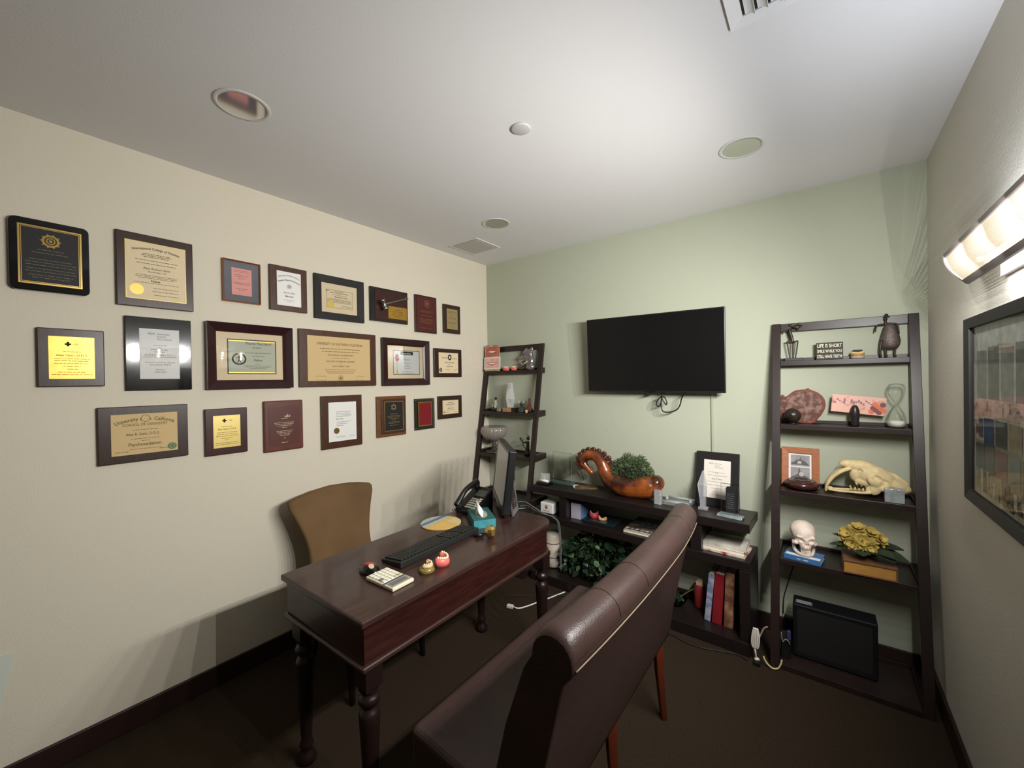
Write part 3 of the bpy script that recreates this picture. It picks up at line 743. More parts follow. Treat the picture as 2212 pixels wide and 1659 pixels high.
for lx in (DX0+.062, DX1-.062):
    for ly in (DY0+.062, DY1-.062):
        b = MB().lathe(LP[1:-2] , (lx, ly, 0), 24)
        b.cbox((lx, ly, .545), (.066, .066, .081)); b.build('leg', MAHD, t)

# ------------------------------------------------------------------ tan chair behind the desk (waisted back)
t = thing('desk_chair', 'tan microfibre chair with waisted flared back between desk and left wall', 'chair', (.45, -1.60, 0))
YC = -1.60
def back_loops():
    loops = []
    for k in range(15):
        s = k/14; z = .42 + .45*s
        w_ = .185 + .085*max(0, (s-.40)/.60)**1.5 + .012*max(0, .3-s)
        if s > .93: w_ -= .012*(s-.93)/.07
        xc = .262 - .085*s - .03*s*s
        th = .036 - .006*s
        lp = []
        for j in range(24):
            a = 2*PI*j/24
            cu_, su_ = math.cos(a), math.sin(a)
            yy = w_*math.copysign(abs(cu_)**.5, cu_); xx = th*math.copysign(abs(su_)**.6, su_)
            bow = .035*(1-(yy/w_)**2)*-1
            arch = .032*(1-(yy/w_)**2)*s**6 
            lp.append((xc+xx+bow, YC+yy, z+arch))
        loops.append(lp)
    last = loops[-1]; cx = sum(p[0] for p in last)/24
    loops.append([(cx+(p[0]-cx)*.55, YC+(p[1]-YC)*.965, p[2]+.012) for p in last])
    return loops
MB().loft(back_loops()).build('backrest', FAB, t, bevel=.0)
st = MB()
st.prism(FZ, [(.275, YC-.225), (.66, YC-.245), (.70, YC-.22), (.71, YC), (.70, YC+.22), (.66, YC+.245), (.275, YC+.225), (.25, YC)], .375, .475)
st.build('seat', FAB, t, bevel=.025, seg=4)
for lx, ly, dx, dy in ((.655, YC-.21, .02, -.005), (.655, YC+.21, .02, .005), (.30, YC-.18, -.06, -.01), (.30, YC+.18, -.06, .01)):
    MB().tube([(lx, ly, .376), (lx+dx*.3, ly+dy*.3, .2), (lx+dx, ly+dy, 0)], [.024, .02, .014], 12).build('leg', MAHD, t)

# ------------------------------------------------------------------ leather settee in the foreground (seen from behind)
SY0, SY1 = -2.12, -.985
t = thing('leather_settee', 'dark brown leather settee with padded curved back, seen from behind in the foreground', 'settee', (1.78, (SY0+SY1)/2, 0))
def bow(y):
    u = (y-(SY0+SY1)/2)/((SY1-SY0)/2)
    return -.020*abs(u)**2.2 - (.024*max(0, u-.35)**1.5 if u > .35 else 0)
def back_prof(y, sh=1.0):
    P = []
    b = bow(y)
    front = [(1.770, .40), (1.800, .50), (1.860, .70), (1.925, .86), (1.950, .915)]
    top = []
    cx, cz, r = 2.004, .925, .052
    for i in range(11):
        a = math.radians(180-180*i/10); top.append((cx+r*math.cos(a)*1.02, cz+r*math.sin(a)))
    rear = [(2.055, .905), (2.030, .86), (1.985, .70), (1.930, .50), (1.905, .385), (1.893, .352)]
    for x, z in front+top+rear: P.append((x+b*min(1, max(0, (z-.35)/.5)), z))
    P.append((1.80, .352))
    return P
ys = [SY0, SY0+.012, SY0+.03] + [SY0+.03+(SY1-SY0-.06)*i/22 for i in range(1, 22)] + [SY1-.03, SY1-.012, SY1]
rings = []
for i, y in enumerate(ys):
    e = 0
    if i == 0 or i == len(ys)-1: e = .018
    elif i == 1 or i == len(ys)-2: e = .006
    pr_ = back_prof(y); cx = sum(p[0] for p in pr_)/len(pr_); cz = sum(p[1] for p in pr_)/len(pr_)
    rings.append([(p[0]+(cx-p[0])*e*2.2, y, p[1]-(e*(1 if p[1] > .9 else 0))) for p in pr_])
bk = MB().loft(rings).build('backrest', LEA, t)
# welt with pale stitching under the padded top, and the stitched seams across it
wl = MB(); wl.tube([(2.0545+bow(y)*.97, y, .8955) for y in ys[1:-1]], .0019, 6); wl.build('welt', STI, t)
for ysm in (-1.90, -1.71, -1.20):
    sm = MB(); pts = []
    for i in range(13):
        a = math.radians(165-165*i/12); pts.append((2.004+bow(ysm)+.0535*math.cos(a)*1.02, ysm, .925+.0532*math.sin(a)))
    sm.tube(pts, .0008, 5); sm.build('seam', LEA, t)
sb = MB(); sb.prism(FZ, [(1.452, SY0+.03), (1.80, SY0+.012), (1.80, SY1-.012), (1.452, SY1-.03)], .330, .478); sb.build('seat', LEA, t, bevel=.022, seg=4)
for y in (SY0+.05, (SY0+SY1)/2, SY1-.05):
    MB().tube([(1.862, y, .362), (1.868, y, .2), (1.885, y, 0)], [.027, .022, .017], 4).build('leg', LEG, t, bevel=.003)
for y in (SY0+.08, (SY0+SY1)/2, SY1-.08):
    MB().tube([(1.50, y, .338), (1.495, y, 0)], [.026, .017], 4).build('leg', LEG, t, bevel=.003)

# ------------------------------------------------------------------ two leaning ladder shelves
def lean(z): return -.030-(1.83-z)*.18
def ladder(x0, label):
    t = thing('ladder_shelf', label, 'shelf', (x0+.308, -.18, 0), 0, 'leaning ladder shelves')
    Wd = .617; pw = .040; pd = .026
    for xa in (x0, x0+Wd-pw):
        zb, zt = .0, 1.829
        vs = []
        for z in (zb, zt):
            yf = lean(z)
            vs += [(xa, yf, z), (xa+pw, yf, z), (xa+pw, yf+pd, z), (xa, yf+pd, z)]
        MB().add(vs, [(0, 3, 2, 1), (4, 5, 6, 7), (0, 1, 5, 4), (1, 2, 6, 5), (2, 3, 7, 6), (3, 0, 4, 7)]).build('upright', ESP, t, bevel=.002)
    MB().box((x0+pw+.0005, lean(1.79)+.002, 1.779), (x0+Wd-pw-.0005, lean(1.79)+.024, 1.826)).build('top_rail', ESP, t, bevel=.002)
    for zb in (1.583, 1.228, .873, .518, .0005):
        yf = lean(zb)-.004
        yb = -.004 if zb > .2 else -.020
        th = .027
        top = zb+th
        MB().box((x0+pw+.0005, yf, zb), (x0+Wd-pw-.0005, yb, top)).build('shelf_board', ESP, t, bevel=.0015)
        sd = MB()
        ys_ = lean(zb)+.03
        for xa, xb in ((x0+.004, x0+pw), (x0+Wd-pw, x0+Wd-.004)): sd.box((xa, ys_, zb), (xb, yb, top+.018))
        sd.build('side_lip', ESP, t, bevel=.001)
        MB().box((x0+pw+.0005, yb-.012, top+.0005), (x0+Wd-pw-.0005, yb, top+.017)).build('back_lip', ESP, t, bevel=.001)
    return t
ladder(.0145, 'dark ladder shelf in the left corner behind the desk monitor, holding crystal and figurines')
ladder(2.231, 'dark ladder shelf against the green wall at right, holding skulls and hourglass')

# ------------------------------------------------------------------ low console between them (slightly off the wall)
CZ = .717
ang = math.atan2(-.045, 1.46)
t = thing('console_table', 'long black low console with open shelves under the television', 'console', (.675, -.010, 0), ang)
CL, CD = 1.475, .285
def cpart(nm, lo, hi, b=.003): MB().box(lo, hi).build(nm, ESPB, t, world=False, bevel=b)
cpart('top_board', (0, -CD, CZ-.050), (CL, -.004, CZ))
cpart('middle_board', (.02, -CD, .458), (CL, -.004, .508))
cpart('bottom_board', (.0, -CD-.02, .0), (CL, -.016, .070))
cpart('divider', (.250, -CD+.01, .5085), (.310, -.006, CZ-.0505))
cpart('divider', (1.165, -CD+.01, .5085), (1.225, -.006, CZ-.0505))
cpart('side_panel', (CL-.052, -CD, .0705), (CL, -.006, .4575))
def con(x, y):                           # a point of the console's own plan -> room
    p = XF[t.name] @ Vector((x, y, 0)); return p.x, p.y
CON = XF[t.name].copy()

# ------------------------------------------------------------------ television
tx, ty, tz = 1.536, -.120, 1.692
t = thing('television', 'black flat screen television tilted down on the green wall', 'television', (tx, ty, tz-.27))
Rt = Matrix.Translation((tx, ty, tz)) @ Matrix.Rotation(.004, 4, 'Z') @ Matrix.Rotation(.056, 4, 'X') @ Matrix.Rotation(.009, 4, 'Y')
def tvb(nm, lo, hi, m, b=.003): MB().box(lo, hi, 0, Rt).build(nm, m, t, bevel=b)
hw, hh = .4585, .2637
MB().box((-hw, 0, -hh), (hw, .022, hh), 0, Rt).build('bezel', BLK, t, bevel=.003)
tvb('screen', (-hw+.007, -.0008, -hh+.012), (hw-.007, .002, hh-.007), SCR, 0)
tvb('rear_housing', (-hw+.06, .0225, -hh+.02), (hw-.06, .058, hh-.09), BLKM, .012)
tvb('brand_strip', (-.03, -.0012, -hh+.0015), (.03, .001, -hh+.009), BLKG, 0)
tvb('infrared_sensor', (-.016, .004, -hh-.014), (.016, .02, -hh-.0003), BLK, .002)
MB().box((tx-.12, -.012, tz-.12), (tx+.12, -.001, tz+.12)).build('wall_plate', BLKM, t)
MB().box((tx-.03, ty+.055, tz-.03), (tx+.03, -.0125, tz+.03)).build('mount_arm', BLKM, t)
# dangling loops of cable below it
c = catmull([(1.604, -.085, 1.432), (1.598, -.075, 1.405), (1.570, -.07, 1.375), (1.560, -.07, 1.342), (1.578, -.068, 1.332), (1.593, -.068, 1.362), (1.597, -.07, 1.398), (1.607, -.07, 1.372), (1.625, -.07, 1.345), (1.630, -.07, 1.365),
              (1.612, -.07, 1.398), (1.596, -.07, 1.385), (1.594, -.07, 1.33), (1.605, -.07, 1.300), (1.640, -.07, 1.295), (1.690, -.07, 1.310), (1.715, -.07, 1.345), (1.730, -.075, 1.395), (1.765, -.085, 1.432)], 6)
solo('television_cable', MB().tube(c, .0042, 7), BLK, 'looped black cable hanging under the television', 'cable')
RACE = mat('painted_raceway', S(160,166,142), .6)
solo('cable_raceway', MB().box((1.890, -.010, CZ-.3), (1.903, -.0005, 1.46)), RACE, 'thin green painted cable cover running down the wall below the television', 'cable cover', bevel=.002)
# ------------------------------------------------------------------ things on the desk
Z0 = DZ+.0006
def rot(cx, cy, cz, rz=0., rx=0., ry=0.):
    return Matrix.Translation((cx, cy, cz)) @ Matrix.Rotation(rz, 4, 'Z') @ Matrix.Rotation(ry, 4, 'Y') @ Matrix.Rotation(rx, 4, 'X')
# monitor
c0 = Vector((1.074, -1.152, 0)); c1 = Vector((.690, -.774, 0)); ux = (c1-c0).normalized(); ux = -ux
mid = (c0+c1)/2; nrm = Vector((-ux.y*-1, ux.x*-1, 0)); 
nrm = Vector((ux.y, -ux.x, 0))            # screen looks towards the chair by the left wall
tilt = math.radians(7)
vv = (Vector((0, 0, 1))*math.cos(tilt) - nrm*math.sin(tilt)).normalized(); nn = ux.cross(vv).normalized()
if nn.dot(nrm) < 0: nn = -nn
FM = Fr(mid + Vector((0, 0, .788)), ux, vv, nn); mw = .265
t = thing('computer_monitor', 'black computer monitor with grey reflection painted on screen at the far end of the desk', 'monitor', (mid.x, mid.y, Z0))
MB().fbox(FM, -mw, 0, mw, .352, -.042, 0).build('housing', BLK, t, bevel=.006)
MB().fbox(FM, -mw+.02, .030, mw-.02, .340, -.0005, .0012).build('screen', GRYS, t)
MB().ring(FM, -mw, 0, mw, .352, .0195, .0003, .0045, .002).build('bezel', BLK, t, bevel=.001)
q = mid - nrm*.09
MB().box((-.05, -.012, 0), (.05, .012, .20), 0, rot(q.x, q.y, Z0+.012, math.atan2(ux.y, ux.x))).build('stand_neck', BLK, t, bevel=.004)
MB().box((-.10, -.06, 0), (.10, .07, .012), 0, rot(q.x, q.y, Z0, math.atan2(ux.y, ux.x))).build('stand_base', BLK, t, bevel=.004)
# small photo frame behind it
a = Vector((1.080, -1.070, 0)); b = Vector((1.030, -.955, 0)); u_ = (b-a).normalized(); n_ = Vector((u_.y, -u_.x, 0))
vt = (Vector((0, 0, 1))*math.cos(.14) - n_*math.sin(.14)).normalized()
FP = Fr(a+Vector((0, 0, Z0)), u_, vt, u_.cross(vt)); 
t = thing('photo_frame', 'small silver-edged photo frame standing behind the computer monitor', 'photo frame', (1.055, -1.01, Z0))
MB().ring(FP, 0, .002, .125, .178, .006, -.004, .006, .004).build('frame', mat('silver_frame', S(150,150,152), .35, metal=.7), t)
MB().fbox(FP, .006, .008, .119, .172, -.004, .001).build('photo', mat('dark_photo', S(46,42,40), .4, col2=S(140,110,84), vscale=14, contrast=(.45, .75)), t)
pm = MB(); pm.quad(FP, .006, .008, .119, .030, .0015); pm.build('mat_board', mat('grey_mat', S(110,104,104), .6), t)
MB().add([FP.p(.05, .10, -.0045), FP.p(.075, .10, -.0045), FP.p(.075, .0, -.05), FP.p(.05, .0, -.05)], [(0, 1, 2, 3)]).build('easel_leg', BLKM, t)

# telephone
t = thing('desk_phone', 'black desk telephone with handset on its tilted base, beside the left wall', 'telephone', (.76, -1.09, Z0), 0)
px0, px1, py0, py1 = .742, .885, -1.185, -1.005
mb = MB(); mb.add([(px0, py0, Z0), (px1, py0, Z0), (px1, py1, Z0), (px0, py1, Z0), (px0, py0, Z0+.022), (px1, py0, Z0+.022), (px1, py1, Z0+.118), (px0, py1, Z0+.118)],
  [(0, 3, 2, 1), (4, 5, 6, 7), (0, 1, 5, 4), (1, 2, 6, 5), (2, 3, 7, 6), (3, 0, 4, 7)]); mb.build('base', BLK, t, bevel=.006)
sl_ = Vector((0, py1-py0, .096)).normalized(); FT = Fr((px0, py0, Z0+.0228), (1, 0, 0), sl_, Vector((1, 0, 0)).cross(sl_))
kb = MB()
for i in range(4):
    for j in range(5): kb.fbox(FT, .062+.019*i, .020+.017*j, .076+.019*i, .031+.017*j, 0, .004)
kb.build('keypad', mat('phone_keys', S(150,148,132), .5), t)
MB().fbox(FT, .062, .120, .134, .172, 0, .003).build('display', mat('phone_display', S(84,88,80), .2), t)
lb = MB()
for j in range(6): lb.fbox(FT, .118, .022+.015*j, .136, .030+.015*j, 0, .002)
lb.build('labels', PAPER, t)
hs = catmull([FT.p(.026, .0, .024), FT.p(.026, .035, .034), FT.p(.026, .10, .052), FT.p(.026, .165, .040), FT.p(.026, .205, .024)], 5)
MB().tube(hs, interp([.020, .018, .0145, .018, .022], 5), 12).build('handset', BLK, t)
for vv_ in (.012, .19): MB().tube([FT.p(.026, vv_, .001), FT.p(.026, vv_, .024)], [.019, .019], 12).build('handset_rest', BLKM, t)
cpts = []
for k in range(60):
    s = k/59; base = Vector((.735+.02*math.sin(s*3), -1.20+.14*s, Z0+.010)); cpts.append(base+Vector((.007*math.cos(k*1.35), 0, .007*math.sin(k*1.35))))
MB().tube(cpts, .0016, 5).build('coiled_cord', BLKM, t)

# tissue box
t = thing('tissue_box', 'flat teal tissue box with a white tissue pulled out', 'tissue box', (.98, -1.222, Z0), 0)
A = Vector((1.030, -1.334, Z0)); B = Vector((1.096, -1.237, Z0)); D = Vector((.866, -1.208, Z0)); us = (B-A); ul = (D-A)
TEAL = mat('teal_card', S(64,140,148), .5, var=.18, vscale=40); TEALD = mat('dark_teal_card', S(34,92,92), .55)
h_ = Vector((0, 0, .042))
bx = MB(); vsb = [A, A+us, A+us+ul, A+ul]; bx.add(vsb+[p+h_ for p in vsb], [(0, 3, 2, 1), (0, 1, 5, 4), (1, 2, 6, 5)], 0); bx.add(vsb+[p+h_ for p in vsb], [(4, 5, 6, 7), (2, 3, 7, 6), (3, 0, 4, 7)], 1)
bx.build('carton', [TEAL, TEALD], t)
FB = Fr(A+h_, us.normalized(), ul.normalized(), (0, 0, 1)); lw, ll = us.length, ul.length
op = MB(); op.prism(FB, [(lw*.5+.032*math.cos(2*PI*i/28), ll*.5+.066*math.sin(2*PI*i/28)) for i in range(28)], .0002, .0012); op.build('opening_film', mat('film_print', S(166,164,150), .4, var=.15, vscale=60), t)
tp = MB(); rings = []
for k in range(7):
    s = k/6; r = []
    for j in range(14):
        a_ = 2*PI*j/14; rr = (.030*(1-s)+.006)*(1+.25*math.sin(3*a_+k))
        r.append(FB.p(lw*.45+rr*.5*math.cos(a_)-.018*s, ll*.45+rr*1.3*math.sin(a_)+.010*s, .0014+.070*s+.006*math.sin(a_*2+k)))
    rings.append(r)
tp.loft(rings); tp.build('tissue', PAPER, t)

# mouse pad
sand = mat('pad_sand', S(214,176,96), .6, var=.12, vscale=60); blue = mat('pad_sea', S(86,110,140), .6); pale = mat('pad_pale', S(178,180,168), .6); pale2 = mat('pad_shell', S(206,190,140), .6)
mp = MB(); n = 48; cx, cy, r = .818, -1.366, .108
FD = Fr((cx, cy, Z0), (1, 0, 0), (0, 1, 0), (0, 0, 1))
mp.prism(FD, [(r*math.cos(2*PI*i/n), r*math.sin(2*PI*i/n)) for i in range(n)], 0, .0035, 0)
def chord(a0, a1, mi, d, extra=()):
    P = [(r*.995*math.cos(math.radians(a0+(a1-a0)*i/20)), r*.995*math.sin(math.radians(a0+(a1-a0)*i/20))) for i in range(21)] + list(extra)
    mp.add([FD.p(u, v, d) for u, v in P], [tuple(range(len(P)))], mi)
chord(105, 268, 2, .0037); chord(118, 250, 1, .0038); chord(135, 235, 2, .0039); chord(20, 88, 3, .0037, [(.01, .03)])
solo('mouse_pad', mp, [sand, blue, pale, pale2], 'round mouse pad printed with yellow sand and blue sea', 'mouse pad')

# keyboard
t = thing('keyboard', 'long black computer keyboard lying on the desk', 'keyboard', (1.02, -1.60, Z0), 0)
k0 = Vector((.958, -1.838, 0)); k1 = Vector((.948, -1.352, 0)); ku = (k1-k0).normalized(); kv = Vector((ku.y, -ku.x, 0)); KL = (k1-k0).length; KW = .128
FK = Fr(k0+Vector((0, 0, Z0)), ku, kv, (0, 0, 1))
KBB = mat('keyboard_black', S(34,36,34), .4); KEY = mat('key_black', S(27,28,27), .5)
kb = MB(); z1, z2 = .012, .026
kb.add([FK.p(0, 0, 0), FK.p(KL, 0, 0), FK.p(KL, KW, 0), FK.p(0, KW, 0), FK.p(0, 0, z1), FK.p(KL, 0, z1), FK.p(KL, KW, z2), FK.p(0, KW, z2)], [(0, 3, 2, 1), (4, 5, 6, 7), (0, 1, 5, 4), (1, 2, 6, 5), (2, 3, 7, 6), (3, 0, 4, 7)])
kb.build('case', KBB, t, bevel=.003)
sv = (Vector((0, 0, z2-z1)) + kv*KW).normalized(); FKT = Fr(FK.p(0, 0, z1), ku, sv, ku.cross(sv) if ku.cross(sv).z > 0 else -ku.cross(sv))
ks = MB(); pitch = .0188
for row in range(6):
    v0 = .010+row*.0186
    u = .010
    while u < KL-.022:
        wk = pitch*(5.4 if row == 0 and .08 < u < .10 else 1)
        gap = (u > .285 and u < .292) or (.355 < u < .362)
        if u+wk > KL-.006: break
        ks.fbox(FKT, u+.0012, v0, u+wk-.0022, v0+.0152, -.001, .006)
        u += wk
        if abs(u-.292) < pitch*.5 or abs(u-.368) < pitch*.5: u += .006
ks.build('keys', KEY, t, bevel=.0)
solo('paper_scrap', MB().box((.962, -1.352+.018, Z0), (.976, -1.352+.030, Z0+.0012)), PAPER, 'tiny white paper scrap on the desk at the far end of the keyboard', 'paper')

# calculator
t = thing('calculator', 'cream calculator lying near the front edge of the desk', 'calculator', (1.125, -1.922, Z0), 0)
a = Vector((1.050, -1.974, Z0)); b = Vector((1.215, -1.970, Z0)); u_ = (b-a).normalized(); v_ = Vector((-u_.y, u_.x, 0)); FC = Fr(a, u_, v_, (0, 0, 1)); cw, ch = .165, .100
CRM = mat('cream_plastic', S(222,214,188), .45); VIO = mat('violet_strip', S(58,44,84), .4); LCD = mat('lcd_grey', S(112,112,106), .2); LCDD = mat('lcd_frame', S(150,148,142), .3)
MB().fbox(FC, 0, 0, cw, ch, 0, .014).build('case', CRM, t, bevel=.004, seg=3)
kk = MB()
for i in range(5):
    for j in range(5):
        mi = 1 if (i == 4 and j >= 3) else (2 if (i == 3 and j == 0) else 0)
        kk.fbox(FC, .010+i*.0195, .008+j*.0175, .0255+i*.0195, .0215+j*.0175, .0142, .018, mi)
kk.build('keys', [mat('calc_key', S(236,232,216), .4), mat('calc_key_olive', S(196,196,150), .4), GRY], t)
MB().fbox(FC, .108, .001, .115, ch-.001, .0142, .0152).build('violet_strip', VIO, t)
MB().fbox(FC, .118, .006, .157, ch-.006, .0142, .0155).build('display_frame', LCDD, t); MB().fbox(FC, .125, .012, .150, ch-.016, .0157, .0163).build('display', LCD, t)

# mouse with painted patch
t = thing('computer_mouse', 'glossy black computer mouse with red and cream painted patch beside the calculator', 'mouse', (1.003, -1.927, Z0), 0)
MB().ball((1.003, -1.925, Z0+.0005), (.052, .034, .036), 20, 12).build('shell', BLKG, t)
for o_ in t.children:
    for v in o_.data.vertices:
        if v.co.z < 0: v.co.z = 0
pt = MB(); RED = mat('red_enamel', S(178,42,50), .3); CRMP = mat('cream_enamel', S(206,186,160), .4)
def patch(mb, cx_, cy_, ru, rv_, mi, off):
    vs = []
    for i in range(5):
        for j in range(16):
            rr = i/4; a_ = 2*PI*j/16; x = cx_+ru*rr*math.cos(a_); y = cy_+rv_*rr*math.sin(a_)
            q_ = 1-(x/.052)**2-(y/.034)**2; vs.append((1.003+x, -1.925+y, Z0+.0005+.036*math.sqrt(max(q_, .02))+off))
    fs = [(i*16+j, i*16+(j+1) % 16, (i+1)*16+(j+1) % 16, (i+1)*16+j) for i in range(4) for j in range(16)]
    mb.add(vs, fs, mi, None, True)
patch(pt, -.008, .004, .030, .019, 0, .0008); patch(pt, .022, -.006, .013, .010, 1, .0012); pt.build('painted_patch', [RED, CRMP], t)

# dental models: horseshoe arch with a row of teeth
def arch(t, c, rz, s, base_m, tooth_m, hb, taper=1.0, up=True, n_t=12, wide=1.0, zb=None):
    M = rot(c[0], c[1], c[2], rz); 
    pts = []
    for k in range(15):
        a_ = math.radians(-12+204*k/14); pts.append((s*wide*math.cos(a_), s*1.12*math.sin(a_)-.25*s))
    rings = []
    for i, (x, y) in enumerate(pts):
        q0 = pts[max(i-1, 0)]; q1 = pts[min(i+1, 14)]; tx_, ty_ = q1[0]-q0[0], q1[1]-q0[1]; l = math.hypot(tx_, ty_); nx, ny = -ty_/l, tx_/l
        e = hb*(1+.45*abs(i-7)/7 if up else 1); wv = .30*s
        rings.append([M @ Vector((x+nx*a2, y+ny*a2, z)) for a2, z in ((-wv*.9, 0), (wv*1.0, 0), (wv*1.05, e*.5), (wv*.7, e), (-wv*.6, e), (-wv*.95, e*.5))])
    MB().loft(rings).build('gum', base_m, t)
    for k in range(n_t):
        f = 1.2 + k*(11.6/(n_t-1)); i = int(f); fr = f-i; x = pts[i][0]*(1-fr)+pts[i+1][0]*fr; y = pts[i][1]*(1-fr)+pts[i+1][1]*fr
        e = hb*(1+.45*abs(f-7)/7 if up else 1)
        a_ = math.atan2(y, x)
        b = MB(); Mt = M @ Matrix.Translation((x, y, e*.97)) @ Matrix.Rotation(a_, 4, 'Z'); w_ = s*.115 if 4 < k < n_t-5 else s*.15
        b.lathe([(.001, -.004*s/.03), (w_, -.002*s/.03), (w_*1.15, s*.12), (w_*.8, s*.24), (.001, s*.25)], n=8, M=Mt); b.build('tooth', tooth_m, t)
t = thing('jaw_model', 'pink gum lower jaw model with ivory teeth on the desk', 'dental model', (1.190, -1.712, Z0), 0)
arch(t, (1.186, -1.706, Z0), math.radians(-60), .030, PNK, TOO, .026, n_t=12)
t = thing('implant_model', 'small jaw model with clear gold-tinted base in front of the pink jaw', 'dental model', (1.182, -1.783, Z0), 0)
AMB = mat('amber_acrylic', S(220,200,110), .08, trans=.75, ior=1.48)
MB().lathe([(.001, 0), (.031, 0), (.033, .006), (.029, .014), (.026, .017), (.001, .017)], (1.185, -1.785, Z0), 26).build('clear_base', AMB, t)
MB().lathe([(.001, 0), (.020, 0), (.020, .0035), (.001, .0035)], (1.185, -1.785, Z0+.0035), 20).build('gold_insert', GOLD, t)
arch(t, (1.182, -1.780, Z0+.0172), math.radians(-60), .021, mat('ivory_gum', S(214,180,140), .4), TOO, .010, n_t=10)
# gold faceted ball + black webcam
gb = MB(); gb.ball((1.168, -1.366, Z0+.0295), .030, 9, 6)
gb.sm = [False]*len(gb.sm)
solo('gold_ball', gb, GOLD, 'shiny faceted gold ball at the right of the desk beside the tissue box', 'ornament')
t = thing('webcam', 'small black webcam lying between keyboard and gold ball', 'webcam', (1.120, -1.395, Z0), 0)
MB().cyl((1.105, -1.410, Z0+.0105), (1.135, -1.385, Z0+.0105), .010, n=14).build('body', BLK, t)
MB().cyl((1.1355, -1.3845, Z0+.0105), (1.139, -1.3815, Z0+.0105), .007, n=12).build('lens', BLKG, t)
MB().tube(catmull([(1.104, -1.411, Z0+.006), (1.09, -1.40, Z0+.003), (1.10, -1.36, Z0+.003), (1.135, -1.33, Z0+.003), (1.16, -1.30, Z0+.003)], 5), .002, 6).build('cable', BLK, t)
# two grey cables running off the far end of the desk
for k, (dx, lab) in enumerate(((0, 'upper grey cable arching from the monitor off the far end of the desk'), (.018, 'lower grey cable lying beside the first, from the monitor off the desk end'))):
    solo('monitor_cable', MB().tube(catmull([(1.035+dx, -.965, Z0+.05-.02*k), (1.07+dx, -.945, Z0+.055-.02*k), (1.13+dx, -.95, Z0+.04-.02*k), (1.20+dx*.8, -.955, Z0+.018-.006*k), (1.262+dx*.6, -.942, Z0-.004), (1.290+dx*.4, -.925, Z0-.06), (1.292+dx*.4, -.92, Z0-.30)], 6), .0026, 6),
         mat('cable_grey' if k == 0 else 'cable_grey_light', S(104,104,106) if k == 0 else S(90,90,92), .5), lab, 'cable', 'monitor cables')
# ------------------------------------------------------------------ things on the right-hand ladder shelf
T1, T2, T3, T4, T5 = 1.6106, 1.2556, .9006, .5456, .0281
def YF_(z): return lean(z)
# wire figures
def limb(b, pts, r0, r1=None, n=7):
    P = catmull(pts, 4); k = len(P); r1 = r0 if r1 is None else r1
    b.tube(P, [r0+(r1-r0)*i/(k-1) for i in range(k)], n)
y = -.040
t = thing('wire_figure', 'thin dark metal stick figure playing on a small block, top shelf left', 'figurine', (2.325, y, T1))
MB().box((2.292, y-.022, T1), (2.378, y+.02, T1+.016)).build('block', mat('slate_block', S(52,54,56), .6), t, bevel=.001)
b = MB(); zb = T1+.0162
limb(b, [(2.330, y, 1.716), (2.324, y, 1.745), (2.313, y, 1.790)], .0075, .0085)
b.ball((2.318, y, 1.815), .0085, 10, 7)
limb(b, [(2.330, y, 1.717), (2.305, y-.004, 1.722), (2.303, y-.004, 1.715), (2.308, y, 1.67), (2.315, y, zb)], .0042, .0032)
limb(b, [(2.330, y, 1.717), (2.350, y-.004, 1.722), (2.352, y-.004, 1.715), (2.347, y, 1.67), (2.341, y, zb)], .0042, .0032)
limb(b, [(2.330, y, 1.712), (2.329, y, 1.67), (2.329, y, zb)], .0045, .0035)
limb(b, [(2.313, y, 1.790), (2.295, y-.01, 1.786), (2.282, y-.014, 1.770)], .0035, .003)
limb(b, [(2.313, y, 1.790), (2.338, y-.008, 1.795), (2.356, y-.01, 1.784)], .0035, .003)
b.build('figure', BRONZE, t)
b = MB(); b.ball((2.347, y-.012, 1.800), (.020, .008, .010), 12, 7); limb(b, [(2.326, y-.012, 1.803), (2.350, y-.014, 1.812), (2.376, y-.016, 1.806)], .002); limb(b, [(2.350, y-.012, 1.806), (2.362, y-.012, 1.826)], .0012); limb(b, [(2.278, y-.016, 1.762), (2.290, y-.012, 1.778), (2.315, y-.012, 1.792)], .0025, .004); b.build('instrument', BRONZE, t)

t = thing('hammered_figure', 'stout dark metal figure with bell-shaped body and tiny hatted head, top shelf right', 'figurine', (2.735, y, T1))
b = MB(); M_ = Matrix.Translation((2.740, y, 0)) @ Matrix.Diagonal((1, .55, 1, 1))
b.lathe([(.001, 1.654), (.026, 1.655), (.037, 1.672), (.040, 1.695), (.036, 1.720), (.029, 1.748), (.022, 1.772), (.010, 1.788), (.001, 1.790)], n=20, M=M_)
b.build('body', mat('hammered_metal', S(92,80,76), .5, metal=.4, var=.25, vscale=60, bump=.5, bscale=80), t)
b = MB(); limb(b, [(2.724, y, 1.785), (2.722, y, 1.80)], .007, .006); b.ball((2.722, y-.002, 1.808), .009, 10, 7); b.build('head', BRONZE, t)
b = MB(); b.lathe([(.001, 1.815), (.015, 1.817), (.015, 1.820), (.008, 1.823), (.007, 1.833), (.001, 1.836)], (2.726, y, 0), 14); b.build('hat', BRONZE, t)
for (xa, xb_, xc, zc) in ((2.720, 2.690, 2.682, 1.745), (2.735, 2.765, 2.772, 1.728)):
    b = MB(); limb(b, [(xa, y-.004, 1.782), (xb_, y-.008, 1.778), (xc, y-.014, zc)], .0045, .003); b.build('arm', BRONZE, t)
for (xa, xb_) in ((2.722, 2.724), (2.758, 2.757)):
    b = MB(); limb(b, [(xa, y, 1.658), (xb_, y, 1.63), (xb_, y-.004, T1+.001)], .005, .0045); b.ball((xb_, y-.010, T1+.0055), (.007, .012, .005), 10, 6); b.build('leg', BRONZE, t)
b = MB(); limb(b, [(2.706, y-.012, 1.70), (2.701, y-.012, 1.65), (2.704, y-.010, T1+.001)], .006, .004); b.build('staff', BRONZE, t)

